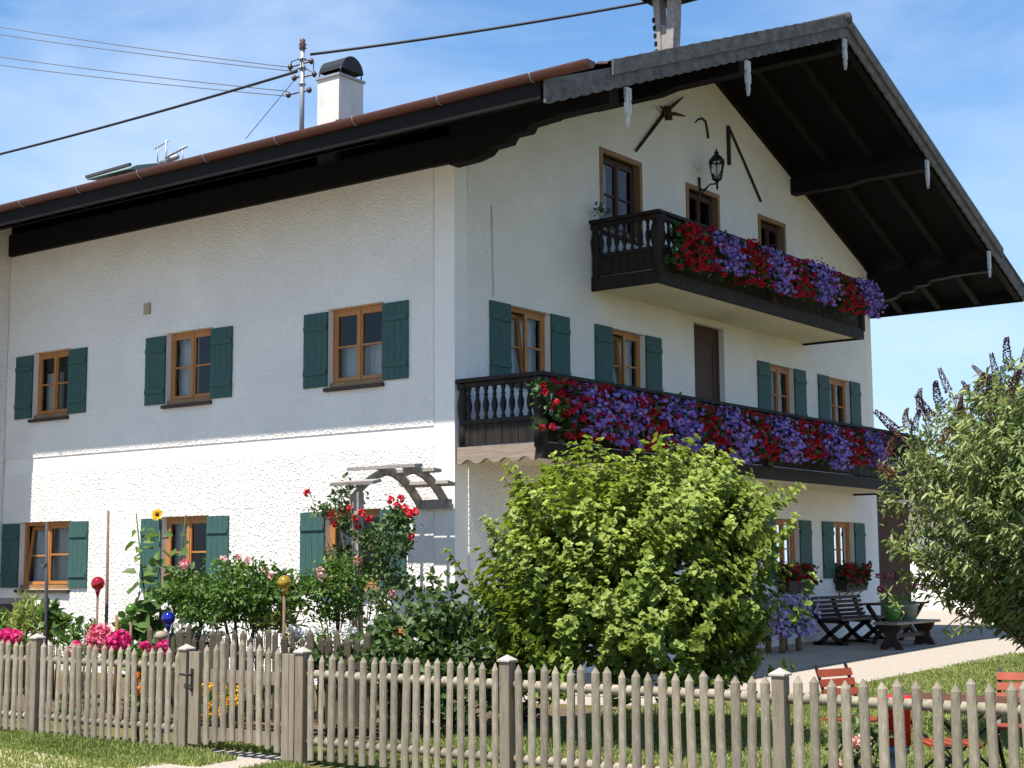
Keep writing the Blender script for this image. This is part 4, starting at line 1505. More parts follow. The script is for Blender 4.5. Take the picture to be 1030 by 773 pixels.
# small bush under the arch
sb = Vector((1.0, -3.0, H(-3.0)))
c0 = P(338, 596, -3.0)
t, cl, q, c = shrub('garden_bush', 'small fine leaved green bush growing at the foot of the wooden arch', 'bush', (c0.x, -3.0, H(-3.0)), (c0.x, -3.0, c0.z), (0.40, 0.34, 0.36), 85, 24, 0.06, 0.055, 0.034, M['midleaf'], shell=0.35, zmin=-1, stems=8)
leaves_obj('foliage', *q, M['midleaf'], t)
leaves_obj('blossoms', *heads(np.array([[-0.02, -0.25, c[2] + 0.25], [0.05, -0.3, c[2] + 0.18]]), 16, 0.035, 0.04, 0.035), M['palepink'], t)

# low bedding plants: a leafy mound + blooms ------------------------------------
def bed_plant(name, label, cat, px, py, y, rx, rz, n, leafm, L, Wd, bloom=None, blooms=(), bm_mat=None, rad=0.045, group=None):
    p = P(px, py, y)
    base = (p.x, y, H(y))
    t = thing(name, label, cat, base, 0, group)
    hgt = p.z - base[2]
    cl = []
    for _ in range(n):
        d = unit(1)[0] * (0.3 + 0.7 * RNG.rand())
        z = hgt + d[2] * rz
        if z < 0.03: z = 0.03 + RNG.rand() * 0.1
        cl.append([d[0] * rx, d[1] * min(rx, 0.3), z])
    cl = np.array(cl)
    leaves_obj('leaves', *foliage(cl, 14, 0.05, L, Wd, (0, 0, hgt * 0.5), up=0.5), M[leafm], t)
    mb = MB()
    for k in range(min(6, n)):
        mb.tube([(cl[k][0] * 0.2, cl[k][1] * 0.2, -0.02), tuple(cl[k])], [0.008, 0.004], 5)
    mb.build('stalks', M['bark'], t)
    if blooms:
        pts = np.array([np.array(P(a, b, y - 0.22 - 0.05 * RNG.rand())) - np.array(base) for a, b in blooms])
        leaves_obj('blossoms', *heads(pts, 26, rad, rad, rad * 0.9), M[bm_mat], t)
    return t

bed_plant('garden_plant', 'yellow green feathery plant at the left edge behind the fence, under the window', 'plant', 32, 625, -3.2, 0.34, 0.30, 60, 'blade', 0.13, 0.022)
bed_plant('garden_plant', 'broad leaved green plant at the far left edge of the garden', 'plant', 4, 640, -3.0, 0.22, 0.22, 20, 'sunleaf', 0.14, 0.11)
bed_plant('garden_plant', 'round leaved green plant right of the feathery plant, below the dark stake', 'plant', 56, 626, -3.1, 0.16, 0.24, 18, 'sunleaf', 0.13, 0.12)
bed_plant('phlox', 'bright magenta phlox at the far left just above the fence tips', 'flowers', 12, 650, -4.6, 0.22, 0.14, 14, 'midleaf', 0.08, 0.03, True, [(4, 639), (8, 638), (13, 639), (17, 640), (10, 643), (2, 643)], 'magenta', 0.06, 'phlox along the fence')
bed_plant('phlox', 'dense coral pink phlox head under the red glass ball', 'flowers', 102, 655, -4.6, 0.22, 0.14, 14, 'midleaf', 0.08, 0.03, True, [(97, 635), (103, 634), (94, 640), (100, 641), (107, 639), (93, 645), (100, 647), (109, 645), (105, 649)], 'pink', 0.065, 'phlox along the fence')
bed_plant('phlox', 'coral pink phlox left of the green glass ball stake', 'flowers', 122, 655, -4.6, 0.22, 0.14, 12, 'midleaf', 0.08, 0.03, True, [(117, 642), (123, 640), (126, 644), (118, 647), (122, 648), (114, 646)], 'magenta', 0.06, 'phlox along the fence')
bed_plant('phlox', 'small magenta phlox heads beneath the blue glass ball', 'flowers', 152, 662, -4.6, 0.2, 0.12, 12, 'midleaf', 0.08, 0.03, True, [(145, 650), (148, 652), (161, 651), (165, 649), (164, 654)], 'magenta', 0.045, 'phlox along the fence')
bed_plant('phlox', 'loose pale magenta phlox between the left fence post and the coral phlox', 'flowers', 76, 658, -4.7, 0.2, 0.14, 12, 'midleaf', 0.08, 0.03, True, [(77, 648), (79, 651), (71, 655), (90, 652)], 'magenta', 0.04, 'phlox along the fence')
bed_plant('bedding_flower', 'low plant with one red bloom seen through the left fence pickets', 'flowers', 68, 712, -5.1, 0.14, 0.1, 10, 'midleaf', 0.06, 0.03, True, [(67, 705), (70, 706)], 'rosered', 0.05)
bed_plant('bedding_flower', 'low plant with a salmon bloom seen through the pickets just left of the gate', 'flowers', 141, 706, -5.1, 0.14, 0.1, 10, 'midleaf', 0.06, 0.03, True, [(140, 695), (140, 681)], 'orangepet', 0.04)
yl = [(203 + RNG.rand() * 40, 690 + RNG.rand() * 30) for _ in range(34)]
bed_plant('marigold_patch', 'patch of small yellow flowers seen through the gate pickets', 'flowers', 222, 712, -4.75, 0.40, 0.22, 30, 'midleaf', 0.06, 0.03, True, yl, 'yellowpet', 0.03)
bed_plant('garden_plant', 'bright grassy green plant behind the gate under the golden ball', 'plant', 268, 628, -3.5, 0.26, 0.2, 30, 'blade', 0.16, 0.02)
bed_plant('garden_plant', 'tangled leafy plant with buds left of the golden glass ball', 'plant', 262, 604, -3.1, 0.26, 0.22, 11, 'roseleaf', 0.08, 0.05, True, [(272, 588), (266, 574), (244, 572)], 'palepink', 0.045)
bed_plant('garden_plant', 'broad leaved plant behind the golden glass ball', 'plant', 290, 596, -2.9, 0.16, 0.2, 12, 'sunleaf', 0.14, 0.10)
wl_ = [(165 + RNG.rand() * 60, 625 + RNG.rand() * 22) for _ in range(22)]
bed_plant('daisy_patch', 'patch of small white daisies behind the inner fence left of the rose trunks', 'flowers', 195, 645, -3.3, 0.5, 0.15, 30, 'midleaf', 0.06, 0.03, True, wl_, 'whitepet', 0.03)
wl_ = [(282 + RNG.rand() * 100, 628 + RNG.rand() * 22) for _ in range(26)]
bed_plant('daisy_patch', 'patch of small white daisies behind the inner fence between golden ball and arch', 'flowers', 335, 648, -3.4, 0.7, 0.15, 36, 'midleaf', 0.06, 0.03, True, wl_, 'whitepet', 0.03)
bed_plant('garden_plant', 'leafy green plant at the foot of the sunflower stems', 'plant', 142, 632, -3.4, 0.26, 0.2, 26, 'sunleaf', 0.13, 0.09)
bed_plant('garden_plant', 'low leafy plant between the feathery plant and the red ball stake', 'plant', 78, 640, -3.6, 0.24, 0.16, 20, 'midleaf', 0.07, 0.04)
for k, (px, w, lab) in enumerate(((335, 0.55, 'low green foliage in the inner bed left of the rose arch'), (395, 0.5, 'low green foliage below the orange bloom behind the fence'))):
    bed_plant('garden_plant', lab, 'plant', px, 668, -4.0, w, 0.22, 44, 'darkleaf', 0.08, 0.06)

# sunflowers ----------------------------------------------------------------------
def sunflower(base_px, head_px, y, label, head=True, lean=0.0, nl=18):
    a, h = P(*base_px, y), P(*head_px, y)
    base = Vector((a.x, y, H(y)))
    t = thing('sunflower', label, 'sunflower', base, 0, 'sunflowers')
    e = h - base
    MB().tube([(0, 0, -0.02), (e.x * 0.3 + 0.02, 0, e.z * 0.5), tuple(e)], [0.018, 0.014, 0.008], 7).build('stem', M['sunleaf'], t)
    ps, nn, aa, ll = [], [], [], []
    for k in range(nl):
        s = 0.16 + 0.80 * k / nl
        th = k * 2.4 + 1.5 * RNG.rand()
        for j in range(2):
            th2 = th + j * 2.6
            ps.append([e.x * s * 0.85, 0, e.z * s])
            aa.append([cos(th2), sin(th2) * 0.8, 0.25 - 0.9 * RNG.rand()])
            nn.append([0.25 + 0.5 * RNG.normal(), -0.6 + 0.5 * RNG.normal(), 0.8])
            ll.append(0.34 * (1.05 - 0.60 * s) * (0.7 + 0.5 * RNG.rand()))
    ps, nn, aa, ll = map(np.array, (ps, nn, aa, ll))
    aa_n = aa / np.linalg.norm(aa, axis=1, keepdims=True)
    leaves_obj('leaves', leaf_arrays(ps + aa_n * 0.05, nn, aa, ll, ll * 0.75), RNG.rand(len(ps)), M['sunleaf'], t)
    if head:
        f = np.array([[0.45, -0.8, 0.25]])
        q1 = blossoms(np.array([[e.x, e.y - 0.03, e.z]]), 14, 0.080, 0.042, f[0], 0.0)
        leaves_obj('petals', *q1, M['yellowpet'], t)
        fd = Vector(f[0]).normalized()
        mb = MB()
        mm_ = Matrix.Translation(e + fd * 0.01 - Vector((0, 0.03, 0))) @ fd.to_track_quat('Z', 'Y').to_matrix().to_4x4()
        mb.lathe([(.002, -.02), (.026, -.015), (.030, 0), (.026, .014), (.004, .022)], (0, 0, 0), 14, mm_)
        mb.build('disc', M['seed'], t)
sunflower((160, 650), (160.5, 518), -3.4, 'tall sunflower with one open yellow bloom in front of the green shutter')
sunflower((150, 650), (137, 517), -3.5, 'tall budded sunflower without bloom, leftmost of the sunflower stems', False)
sunflower((168, 650), (187, 518), -3.3, 'budded sunflower before the orange window frame, right of the yellow bloom', False, nl=11)
bed_plant('climbing_bloom', 'slender plant with a single pink bloom before the middle ground floor window', 'flowers', 186, 585, -3.3, 0.10, 0.22, 10, 'sunleaf', 0.09, 0.05, True, [(186, 568)], 'pink', 0.05)

# glass balls -------------------------------------------------------------------
def ball(key, px, py, r, y, stake_m, label):
    p = P(px, py, y)
    t = thing('garden_ball', label, 'glass ball', (p.x, y, H(y)), 0, 'glass balls on stakes')
    z = p.z - H(y)
    MB().sphere((0, 0, z), r, 24, 16).build('ball', M['ball_' + key], t)
    MB().lathe([(.02, z - r - .06), (.028, z - r - .02), (.035, z - r + .008), (.03, z - r + 0.012)], (0, 0, 0), 12).build('neck', M['ball_' + key], t)
    MB().tube([(0, 0, -0.05), (0, 0, z - r - .05)], 0.016, 8).build('stake', stake_m, t)
ball('red', 98.5, 587, 0.084, -3.9, M['stake'], 'shiny red glass ball on a thin brown stake at the left of the garden')
ball('green', 132, 613.5, 0.072, -4.0, M['stake'], 'shiny green glass ball on a thin stake between red and blue balls')
ball('blue', 169.5, 622, 0.077, -4.2, M['darkstake'], 'shiny deep blue glass ball on a dark stake left of the gate')
ball('gold', 286, 586, 0.076, -3.9, M['stake'], 'shiny golden glass ball on a wooden stake right of the rose bush')
p = P(162, 640, -4.7)
t = thing('stone_mushroom', 'pale rounded stone mushroom cap on a stem below the blue ball', 'garden ornament', (p.x, -4.7, H(-4.7)))
z = p.z - H(-4.7)
MB().lathe([(.015, z + .055), (.05, z + .042), (.072, z + .005), (.068, z - .02), (.03, z - .04), (.01, z - .04)][::-1], (0, 0, 0), 16).build('cap', M['stone'], t)
MB().tube([(0, 0, -.03), (0, 0, z - .05)], [0.05, 0.03], 10).build('stem', M['stone'], t)

# stakes --------------------------------------------------------------------------
def stake(px0, py0, px1, py1, y, r, m, label, cross=False):
    a, b = P(px0, py0, y), P(px1, py1, y)
    t = thing('garden_stake', label, 'stake', (a.x, y, H(y)), 0, 'stakes in the garden')
    e = b - Vector(t.location)
    MB().tube([(0, 0, -0.05), tuple(e * 0.5), tuple(e)], [r, r * 0.95, r * 0.7], 8).build('pole', m, t)
    if cross:
        q = e * 0.75
        MB().tube([(q.x - 0.12, 0, q.z + 0.02), (q.x - 0.03, -0.02, q.z - 0.02), (q.x + 0.03, -0.02, q.z + 0.05)], 0.012, 6).build('peg', m, t)
stake(48, 640, 47, 525, -3.3, 0.026, M['darkstake'], 'dark grey garden stake with a side peg before the left window', True)
stake(107, 655, 109, 514, -3.7, 0.024, M['stake'], 'tall slim brown stake right of the red glass ball')
stake(117.5, 650, 117.5, 619, -3.8, 0.03, M['log'], 'short thick wooden stake left of the green glass ball')
stake(86, 650, 85, 597, -3.7, 0.007, M['galv'], 'thin bowed support wire just left of the red glass ball')
# dark trough edge at the left frame border
p = P(5, 603, -2.4)
t = thing('cold_frame', 'dark grey slanting lid of a cold frame at the left edge of the picture', 'cold frame', (p.x - 0.5, -2.4, H(-2.4)))
zz = p.z - H(-2.4)
mb = MB()
mb.prism([(-0.9, zz - 0.16), (0.62, zz + 0.02), (0.66, zz - 0.06), (0.66, zz - 0.22), (-0.9, zz - 0.30)], -0.35, 0.35, 'y')
mb.build('lid', M['darkstake'], t)
mb = MB()
mb.prism([(-0.85, -0.02), (0.6, -0.02), (0.6, zz - 0.225), (-0.85, zz - 0.305)], -0.32, 0.32, 'y')
mb.build('box', M['fence_dark'], t)

# ================================================================== FENCES
def picket_mesh(h, w=0.058, d=0.032, tip=0.055, name='picket'):
    """half-round pale with a pointed top; flat side to the back"""
    n = 7
    sec = [(w / 2 * cos(pi * k / (n - 1)), -d * sin(pi * k / (n - 1))) for k in range(n)]
    vs, fs = [], []
    for z, s in ((0, 1), (h * 0.35, 1.02), (h - tip, 0.98), (h, 0.12)):
        for a, b in sec:
            vs.append((a * s, b * s if s > 0.5 else b * 0.3, z))
    for i in range(3):
        for k in range(n):
            k2 = (k + 1) % n
            fs.append((i * n + k, i * n + k2, (i + 1) * n + k2, (i + 1) * n + k))
    fs.append(tuple(range(n)))
    fs.append(tuple(range(3 * n, 4 * n)))
    mb = MB()
    mb.add(vs, fs, False)
    return mb.mesh(name)

FY = -5.6
TOP = 0.437
pk = [picket_mesh(0.945 + d, w, 0.03, tp) for d, w, tp in ((0, .074, .055), (.010, .079, .05), (-.010, .070, .06), (.004, .076, .048), (.016, .072, .04))]
for m_ in pk: m_.materials.append(M['fence'])

def put_picket(parent, x, ztop, y=FY, meshes=pk, h=0.945):
    o = bpy.data.objects.new('picket', random.choice(meshes))
    COL.objects.link(o)
    o.parent = parent
    o.location = (x - parent.location.x, y - parent.location.y, ztop - h - parent.location.z)
    o.rotation_euler = (random.gauss(0, .008), random.gauss(0, .013), random.gauss(0, .15))
    return o

def fence_post(parent, x, y, z0, z1, w=0.125):
    px_, py_ = x - parent.location.x, y - parent.location.y
    mb = MB()
    mb.box(px_ - w / 2, px_ + w / 2, py_ - w / 2, py_ + w / 2, z0 - parent.location.z, z1 - parent.location.z)
    p = mb.build('post', M['fence_post'], parent, 0.006)
    mb = MB()
    k = w / 2 + 0.013
    z = z1 - parent.location.z + 0.001
    mb.add([(px_ - k, py_ - k, z), (px_ + k, py_ - k, z), (px_ + k, py_ + k, z), (px_ - k, py_ + k, z),
            (px_ - k, py_ - k, z + .014), (px_ + k, py_ - k, z + .014), (px_ + k, py_ + k, z + .014), (px_ - k, py_ + k, z + .014), (px_, py_, z + 0.058)],
           [(3, 2, 1, 0), (0, 1, 5, 4), (1, 2, 6, 5), (2, 3, 7, 6), (3, 0, 4, 7), (4, 5, 8), (5, 6, 8), (6, 7, 8), (7, 4, 8)])
    mb.build('post_cap', M['zinc'], p)

def fence_rail(parent, x0, x1, z, y=FY, r=0.042, n=14):
    mb = MB()
    pts = [(x0 + (x1 - x0) * k / n - parent.location.x, y + 0.036 - parent.location.y, z - parent.location.z + random.gauss(0, .003)) for k in range(n + 1)]
    mb.tube(pts, [r * random.uniform(.92, 1.08) for _ in pts], 8)
    mb.build('rail', M['fence'], parent)

def top_at(x):           # the tips dip a little towards the fourth post
    return TOP + (0.02 * max(0, (1.2 - x) / 3) if x < 1.2 else 0) - 0.03 * math.exp(-((x - 7.4) / 1.7) ** 2) + (0.015 if x > 9 else 0)

fl = thing('picket_fence', 'weathered wooden picket fence left of the gate, running to the left edge', 'fence', (-1.2, FY, H(FY)), 0, 'front garden fences')
fr = thing('picket_fence', 'weathered wooden picket fence right of the gate, running to the right edge', 'fence', (6.5, FY, H(FY)), 0, 'front garden fences')
posts_l = [-3.65, -1.25, 1.15]
posts_r = [2.74, 5.10, 7.59, 10.05]
for x in posts_l: fence_post(fl, x, FY + 0.0, H(FY) - 0.1, top_at(x) + (0.04 if x < 0 else 0.0), 0.10)
for x in posts_r: fence_post(fr, x, FY + 0.0, H(FY) - 0.1, top_at(x) + 0.012, 0.10)
def fill(par, a, b):
    n = round((b - a - 0.09) / 0.129)
    for k in range(n):
        x = a + (b - a) * (k + 1) / (n + 1)
        put_picket(par, x + random.gauss(0, .004), top_at(x) + random.gauss(0, .005))
for a, b in zip(posts_l[:-1], posts_l[1:]):
    fill(fl, a, b)
    for dz in (0.165, 0.765): fence_rail(fl, a + 0.06, b - 0.06, TOP - dz)
for a, b in list(zip(posts_r[:-1], posts_r[1:])):
    fill(fr, a, b)
    for dz in (0.165, 0.765): fence_rail(fr, a + 0.06, b - 0.06, TOP - dz - 0.015)

# gate
gx0, gx1 = 1.225, 2.665
gt = thing('garden_gate', 'wooden picket garden gate with arched top and black handle between two fence posts', 'gate', (gx0, FY, H(FY)))
go = Vector(gt.location)
mb = MB()
mb.box(0.012, 0.155, -0.045, 0.0, 0.10 , TOP - 0.012 - go.z)
mb.build('stile', M['fence_post'], gt, 0.004)
mb = MB()
mb.box(gx1 - gx0 - 0.165, gx1 - gx0 - 0.075, -0.03, 0.02, 0.03, TOP - 0.0 - go.z)
mb.box(gx1 - gx0 - 0.070, gx1 - gx0 - 0.005, -0.03, 0.02, 0.03, TOP - 0.0 - go.z)
mb.build('stile', M['fence_post'], gt, 0.004)
for z in (0.70, 0.15):
    mb = MB()
    mb.box(0.16, gx1 - gx0 - 0.17, 0.002, 0.03, z, z + 0.12)
    mb.build('rail', M['fence_post'], gt)
mb = MB()
mb.bar((0.2, 0.045, 0.22), (gx1 - gx0 - 0.22, 0.045, 0.74), 0.02, 0.09, (0, 0, 1))
mb.build('brace', M['fence_post'], gt)
for k in range(9):
    s = (k + 0.5) / 9
    x = gx0 + 0.17 + (gx1 - gx0 - 0.35) * s
    zt = TOP + 0.03 + 0.085 * sin(pi * min(1, max(0, (s + 0.08) / 1.1))) ** 1.2
    put_picket(gt, x, zt)
mb = MB()
mb.box(0.05, 0.085, -0.056, -0.046, 0.60, 0.82)
mb.tube([(0.068, -0.05, 0.76), (0.068, -0.10, 0.76), (-0.05, -0.105, 0.765)], 0.011, 8)
mb.tube([(0.068, -0.05, 0.63), (0.068, -0.075, 0.63)], 0.014, 8)
mb.build('handle', M['iron'], gt)

# inner garden fence
iy = -4.15
inf = thing('garden_fence', 'dark low inner picket fence around the flower bed behind the gate', 'fence', (0, iy, H(iy)))
ipk = [picket_mesh(0.93 + d, 0.088, 0.02, 0.05, 'inner_picket') for d in (0, .03, -.03)]
for m_ in ipk: m_.materials.append(M['fence_dark'])
for k in range(27):
    x = -1.15 + 0.129 * k
    put_picket(inf, x, 0.545 + random.gauss(0, .02), iy, ipk, 0.93)
for z in (0.30, -0.25):
    mb = MB()
    mb.tube([(-1.3, 0.035, z - H(iy)), (2.3, 0.035, z - H(iy))], 0.035, 7)
    mb.build('rail', M['fence_dark'], inf)

# ================================================================== BUDDLEJA
bb = Vector((8.75, -1.7, H(-1.7)))
t = thing('butterfly_bush', 'large arching bush at the right with narrow leaves and dark purple flower spikes', 'shrub', bb)
o_ = np.array(bb)
bc = np.array(P(1012, 500, -1.7)) - o_
branch = MB()
lp, la, ln_, ll = [], [], [], []
tips_b = []
NB = 330
for k in range(NB):
    while True:
        d = unit(1)[0]
        s = (0.5 + 0.5 * RNG.rand() ** 0.6)
        px = 1016 + d[0] * 132 * s
        py = 492 + d[2] * -150 * s
        # outline: falls away at the upper left, hangs lowest to the right
        if py < 430 - (px - 880) * 0.60 + 12: continue
        if py > 560 + (px - 890) * 0.95: continue
        if px < 885 + max(0, (470 - py)) * 0.15: continue
        break
    e = np.array(P(px, py, -1.7 + d[1] * 1.15)) - o_
    b0 = np.array([RNG.normal() * 0.1, RNG.normal() * 0.1, 0.0])
    mid = b0 * 0.4 + e * [0.45, 0.45, 0.0] + [0, 0, max(e[2] * 0.8, 1.0 + 0.5 * RNG.rand())]
    pts = []
    for j in range(7):
        u = j / 6
        pts.append((1 - u) ** 2 * b0 + 2 * u * (1 - u) * mid + u * u * e)
    if k % 3 == 0:
        branch.tube([tuple(p) for p in pts], [0.016, 0.014, 0.012, 0.009, 0.007, 0.005, 0.003], 5)
    else:
        branch.tube([tuple(p) for p in pts[3:]], [0.007, 0.006, 0.005, 0.003], 5)
    tips_b.append((e, e - pts[5]))
    for j in range(42):
        u = 0.50 + 0.50 * j / 41
        p = (1 - u) ** 2 * b0 + 2 * u * (1 - u) * mid + u * u * e
        tg = (e - mid) * u + (mid - b0) * (1 - u)
        tg = tg / np.linalg.norm(tg)
        for sd_ in (0, 1):
            sdv = np.cross(tg, unit(1)[0])
            a = tg * 0.55 + sdv / np.linalg.norm(sdv) * 0.8 + [0, 0, -0.25 - 0.3 * RNG.rand()]
            lp.append(p + RNG.normal(size=3) * 0.02)
            la.append(a)
            ln_.append(unit(1)[0] * 0.5 + [0, -0.1, 0.9])
            ll.append(0.100 * (0.7 + 0.6 * RNG.rand()))
SPK = [(884, 437, -0.7, 0), (893, 428, -0.3, 2), (900, 424, -0.6, 0), (905, 405, -0.7, 1), (913, 395, -0.5, 2), (920, 402, -0.6, 0), (928, 385, -0.2, 2), (934, 398, 0.1, 2), (940, 390, -0.5, 1), (948, 378, -0.5, 0),
       (955, 362, -0.5, 2), (962, 372, -0.4, 2), (968, 388, -0.5, 0), (975, 366, -0.3, 1), (985, 360, -0.6, 0), (992, 352, -0.1, 2), (997, 368, -0.4, 0), (1003, 348, 0.0, 0), (1010, 356, 0.0, 1), (1017, 340, -0.2, 0), (1024, 350, 0.1, 0),
       (1030, 336, -0.2, 1), (1015, 368, 0.2, 0), (915, 416, -0.7, 0), (990, 398, 0.6, 0), (978, 385, 0.5, 1), (1000, 380, 0.1, 2), (945, 415, 0.2, 2), (970, 405, 0.1, 1), (1000, 470, 0.8, 0), (960, 450, 0.9, 1), (900, 446, -1.2, 2), (1022, 560, 1.2, 0), (935, 560, -1.3, 1), (905, 548, -1.5, 0), (1010, 590, 2.0, 0), (888, 560, -1.4, 0)]
SPOS = []
for (px, py, ang, ty) in SPK:
    e = np.array(P(px, py + 33, -1.7 + RNG.normal() * 0.45)) - o_
    up = np.array(R_UP * cos(ang) + R_RIGHT * sin(ang) + R_FWD * RNG.normal() * 0.45 + R_RIGHT * RNG.normal() * 0.2)
    SPOS.append((e, up))
    s0 = e - up * 0.55 - np.array([0.0, 0, 0.25])
    branch.tube([tuple(s0), tuple(e - up * 0.25), tuple(e + up * 0.02)], [0.007, 0.005, 0.003], 5)
    for j in range(34):
        u = RNG.rand()
        p = s0 + (e - s0) * u
        a = up * 0.5 + unit(1)[0] * 0.8 - [0, 0, 0.15]
        lp.append(p + RNG.normal(size=3) * 0.02)
        la.append(a)
        ln_.append(unit(1)[0] * 0.5 + [0, -0.1, 0.9])
        ll.append(0.105 * (0.6 + 0.6 * RNG.rand()))
branch.build('branches', mat('buddleja_stem', (0.16, 0.13, 0.075), 0.85, 0.1, var=0.25), t)
lp, la, ln_, ll = map(np.array, (lp, la, ln_, ll))
leaves_obj('foliage', leaf_arrays(lp, ln_, la, ll, ll * 0.30), RNG.rand(len(lp)), M['budleaf'], t)
# flower spikes: three shapes, copied
def spike_mesh(i, m):
    n = 420
    u = RNG.rand(n)
    th = RNG.rand(n) * 2 * pi
    r = 0.030 * (1.05 - u) ** 0.7 + 0.004 + 0.006 * np.sin(u * 40) ** 2
    p = np.stack([r * np.cos(th) + (0.07, -0.05, 0.10)[i] * u ** 2, r * np.sin(th), u * 0.30 + 0.01], 1)
    d = np.stack([np.cos(th), np.sin(th), 0.3 + 0 * u], 1)
    q = leaf_arrays(p, d + unit(n) * 0.4, d + unit(n) * 0.7, np.full(n, 0.017), np.full(n, 0.014))
    return leaves_obj('flower_spike', q, RNG.rand(n), m, t)
srcs = [spike_mesh(0, M['budspike']), spike_mesh(1, M['budspike']), spike_mesh(2, M['budbrown'])]
for k, (px, py, ang, ty) in enumerate(SPK):
    p, up = SPOS[k]
    o = srcs[ty] if k in (0, 3, 1) and srcs[ty].location.length == 0 else link_copy(srcs[ty], parent=t)
    o.location = tuple(p)
    # lean in the picture plane, with some scatter in depth
    o.rotation_euler = Vector(up).to_track_quat('Z', 'Y').to_euler()
    s = 0.65 + 0.4 * RNG.rand()
    o.scale = (s, s, s)

# ================================================================== TERRACE FURNITURE
def on_ground(x, y): return Vector((x, y, H(y) + 0.012))
# slatted bench by the wall (back towards the wall, facing +X)
t = thing('slatted_bench', 'dark brown garden bench with curved slatted back against the white gable wall', 'bench', on_ground(0.4, 9.65))
def side_frame(y):
    mb = MB()
    for pts in ([(0.0, .86), (0.06, .62), (0.16, .44), (0.75, .42)], [(0.16, .44), (0.36, .22), (0.62, 0.0)], [(0.66, .42), (0.40, .22), (0.12, 0.0)], [(0.05, .03), (0.72, .03)]):
        for a, b in zip(pts[:-1], pts[1:]):
            mb.bar((a[0], y, a[1]), (b[0], y, b[1]), 0.05, 0.075, (0, 1, 0) if False else (0, 0, 1))
    mb.build('side_frame', M['bench'], t)
LB = 2.15
for y in (0.12, LB / 2, LB - 0.12): side_frame(y)
for k, (x, z) in enumerate(((0.03, .84), (0.045, .76), (0.06, .68), (0.085, .60), (0.12, .525))):
    mb = MB()
    mb.bar((x + 0.04, 0, z), (x + 0.04, LB, z), 0.022, 0.055, (0.12 * k, 0, 1))
    mb.build('back_slat', M['bench'], t)
for k in range(5):
    mb = MB()
    x = 0.22 + k * 0.125
    mb.bar((x, 0, .475 - 0.004 * k), (x, LB, .475 - 0.004 * k), 0.10, 0.028)
    mb.build('seat_slat', M['benchtop'] if k == 4 else M['bench'], t)
# table with splayed plank legs
t = thing('garden_table', 'dark brown wooden table with plank legs between the two terrace benches', 'table', on_ground(1.28, 9.95))
mb = MB()
for k in range(4):
    mb.box(0.155 * k, 0.155 * k + 0.148, 0, 1.75, .71, .745)
mb.build('tabletop', M['bench'], t)
for y in (0.25, 1.5):
    mb = MB()
    mb.bar((0.05, y, .70), (0.50, y + 0.001, 0.02), 0.05, 0.11, (0, 1, 0))
    mb.bar((0.57, y, .70), (0.12, y + 0.001, 0.02), 0.05, 0.11, (0, 1, 0))
    mb.build('leg', M['bench'], t)
mb = MB()
mb.box(0.28, 0.34, 0.28, 1.47, .28, .36)
mb.build('stretcher', M['bench'], t)
# backless bench with carved plank legs
t = thing('backless_bench', 'backless bench with worn pale top and carved dark plank legs on the terrace', 'bench', on_ground(2.0, 8.85))
mb = MB()
mb.box(0, 0.22, 0, 1.95, .43, .475)
mb.box(0.23, 0.45, 0, 1.95, .43, .475)
mb.build('seat', M['benchtop'], t, 0.008)
leg_poly = [(0.03, .429), (0.42, .429), (0.40, .36), (0.33, .28), (0.33, .20), (0.40, .10), (0.44, .0), (0.30, .0), (0.28, .05), (0.17, .05), (0.15, .0), (0.01, .0), (0.05, .10), (0.12, .20), (0.12, .28), (0.05, .36)]
for y in (0.22, 1.68):
    mb = MB()
    mb.prism(leg_poly, y, y + 0.06, 'y')
    mb.build('leg', M['bench'], t)
mb = MB()
mb.box(0.19, 0.26, 0.285, 1.675, .20, .27)
mb.build('stretcher', M['bench'], t)
# pots on the bench
def pot(name, px, y, x, r0, r1, h, m, label, plant, pm):
    t = thing(name, label, 'flower pot', (x, y, H(y) + 0.012 + .476))
    MB().lathe([(r0, 0), (r1, h * .92), (r1 * 1.08, h * .93), (r1 * 1.08, h), (r1 * .9, h), (r1 * .86, h * .9), (0.01, h * .9)], (0, 0, 0), 18).build('pot', m, t)
    pts = RNG.normal(size=(plant, 3)) * [r1 * .8, r1 * .8, h * .28] + [0, 0, h * 1.25]
    leaves_obj('leaves', *foliage(pts, 7, 0.04, 0.08, 0.02, (0, 0, h)), M[pm], t)
pot('flower_pot', 905, 9.25, 2.20, 0.10, 0.17, 0.28, M['greenpot'], 'bright green tapered flower pot standing on the backless bench', 22, 'sunleaf')
pot('flower_pot', 930, 9.85, 2.22, 0.14, 0.19, 0.26, M['tealpot'], 'dull grey green flower pot right of the bright green pot on the bench', 14, 'midleaf')
# log flower stand
t = thing('flower_stand', 'rough log flower stand on honey coloured legs at the terrace edge', 'planter', on_ground(0.72, 8.0))
for (x, y) in ((-0.12, -0.30), (-0.12, 0.33), (0.14, -0.28), (0.14, 0.35)):
    MB().tube([(x, y, 0), (x * 0.9, y * 0.9, .48)], [0.055, 0.048], 9).build('leg', M['log'], t)
MB().tube([(0.0, -0.55, .56), (0.0, 0.55, .56)], [0.13, 0.12], 12).build('trough', M['log'], t)
pts_l = np.stack([RNG.normal(size=150) * 0.16 + 0.05, RNG.uniform(-.60, .58, 150), RNG.uniform(0.36, 0.92, 150)], 1)
t = thing('petunia_plant', 'bushy pale violet petunias spilling over the log flower stand', 'flowers', on_ground(0.72, 8.0), 0, 'petunias on the terrace')
n = 230
pts = np.stack([np.abs(RNG.normal(size=n)) * 0.16 + 0.10, RNG.uniform(-.68, .62, n), RNG.uniform(0.26, 0.98, n)], 1)
pts[:, 0] += 0.10 * np.sin((pts[:, 2] - .2) / .8 * pi)
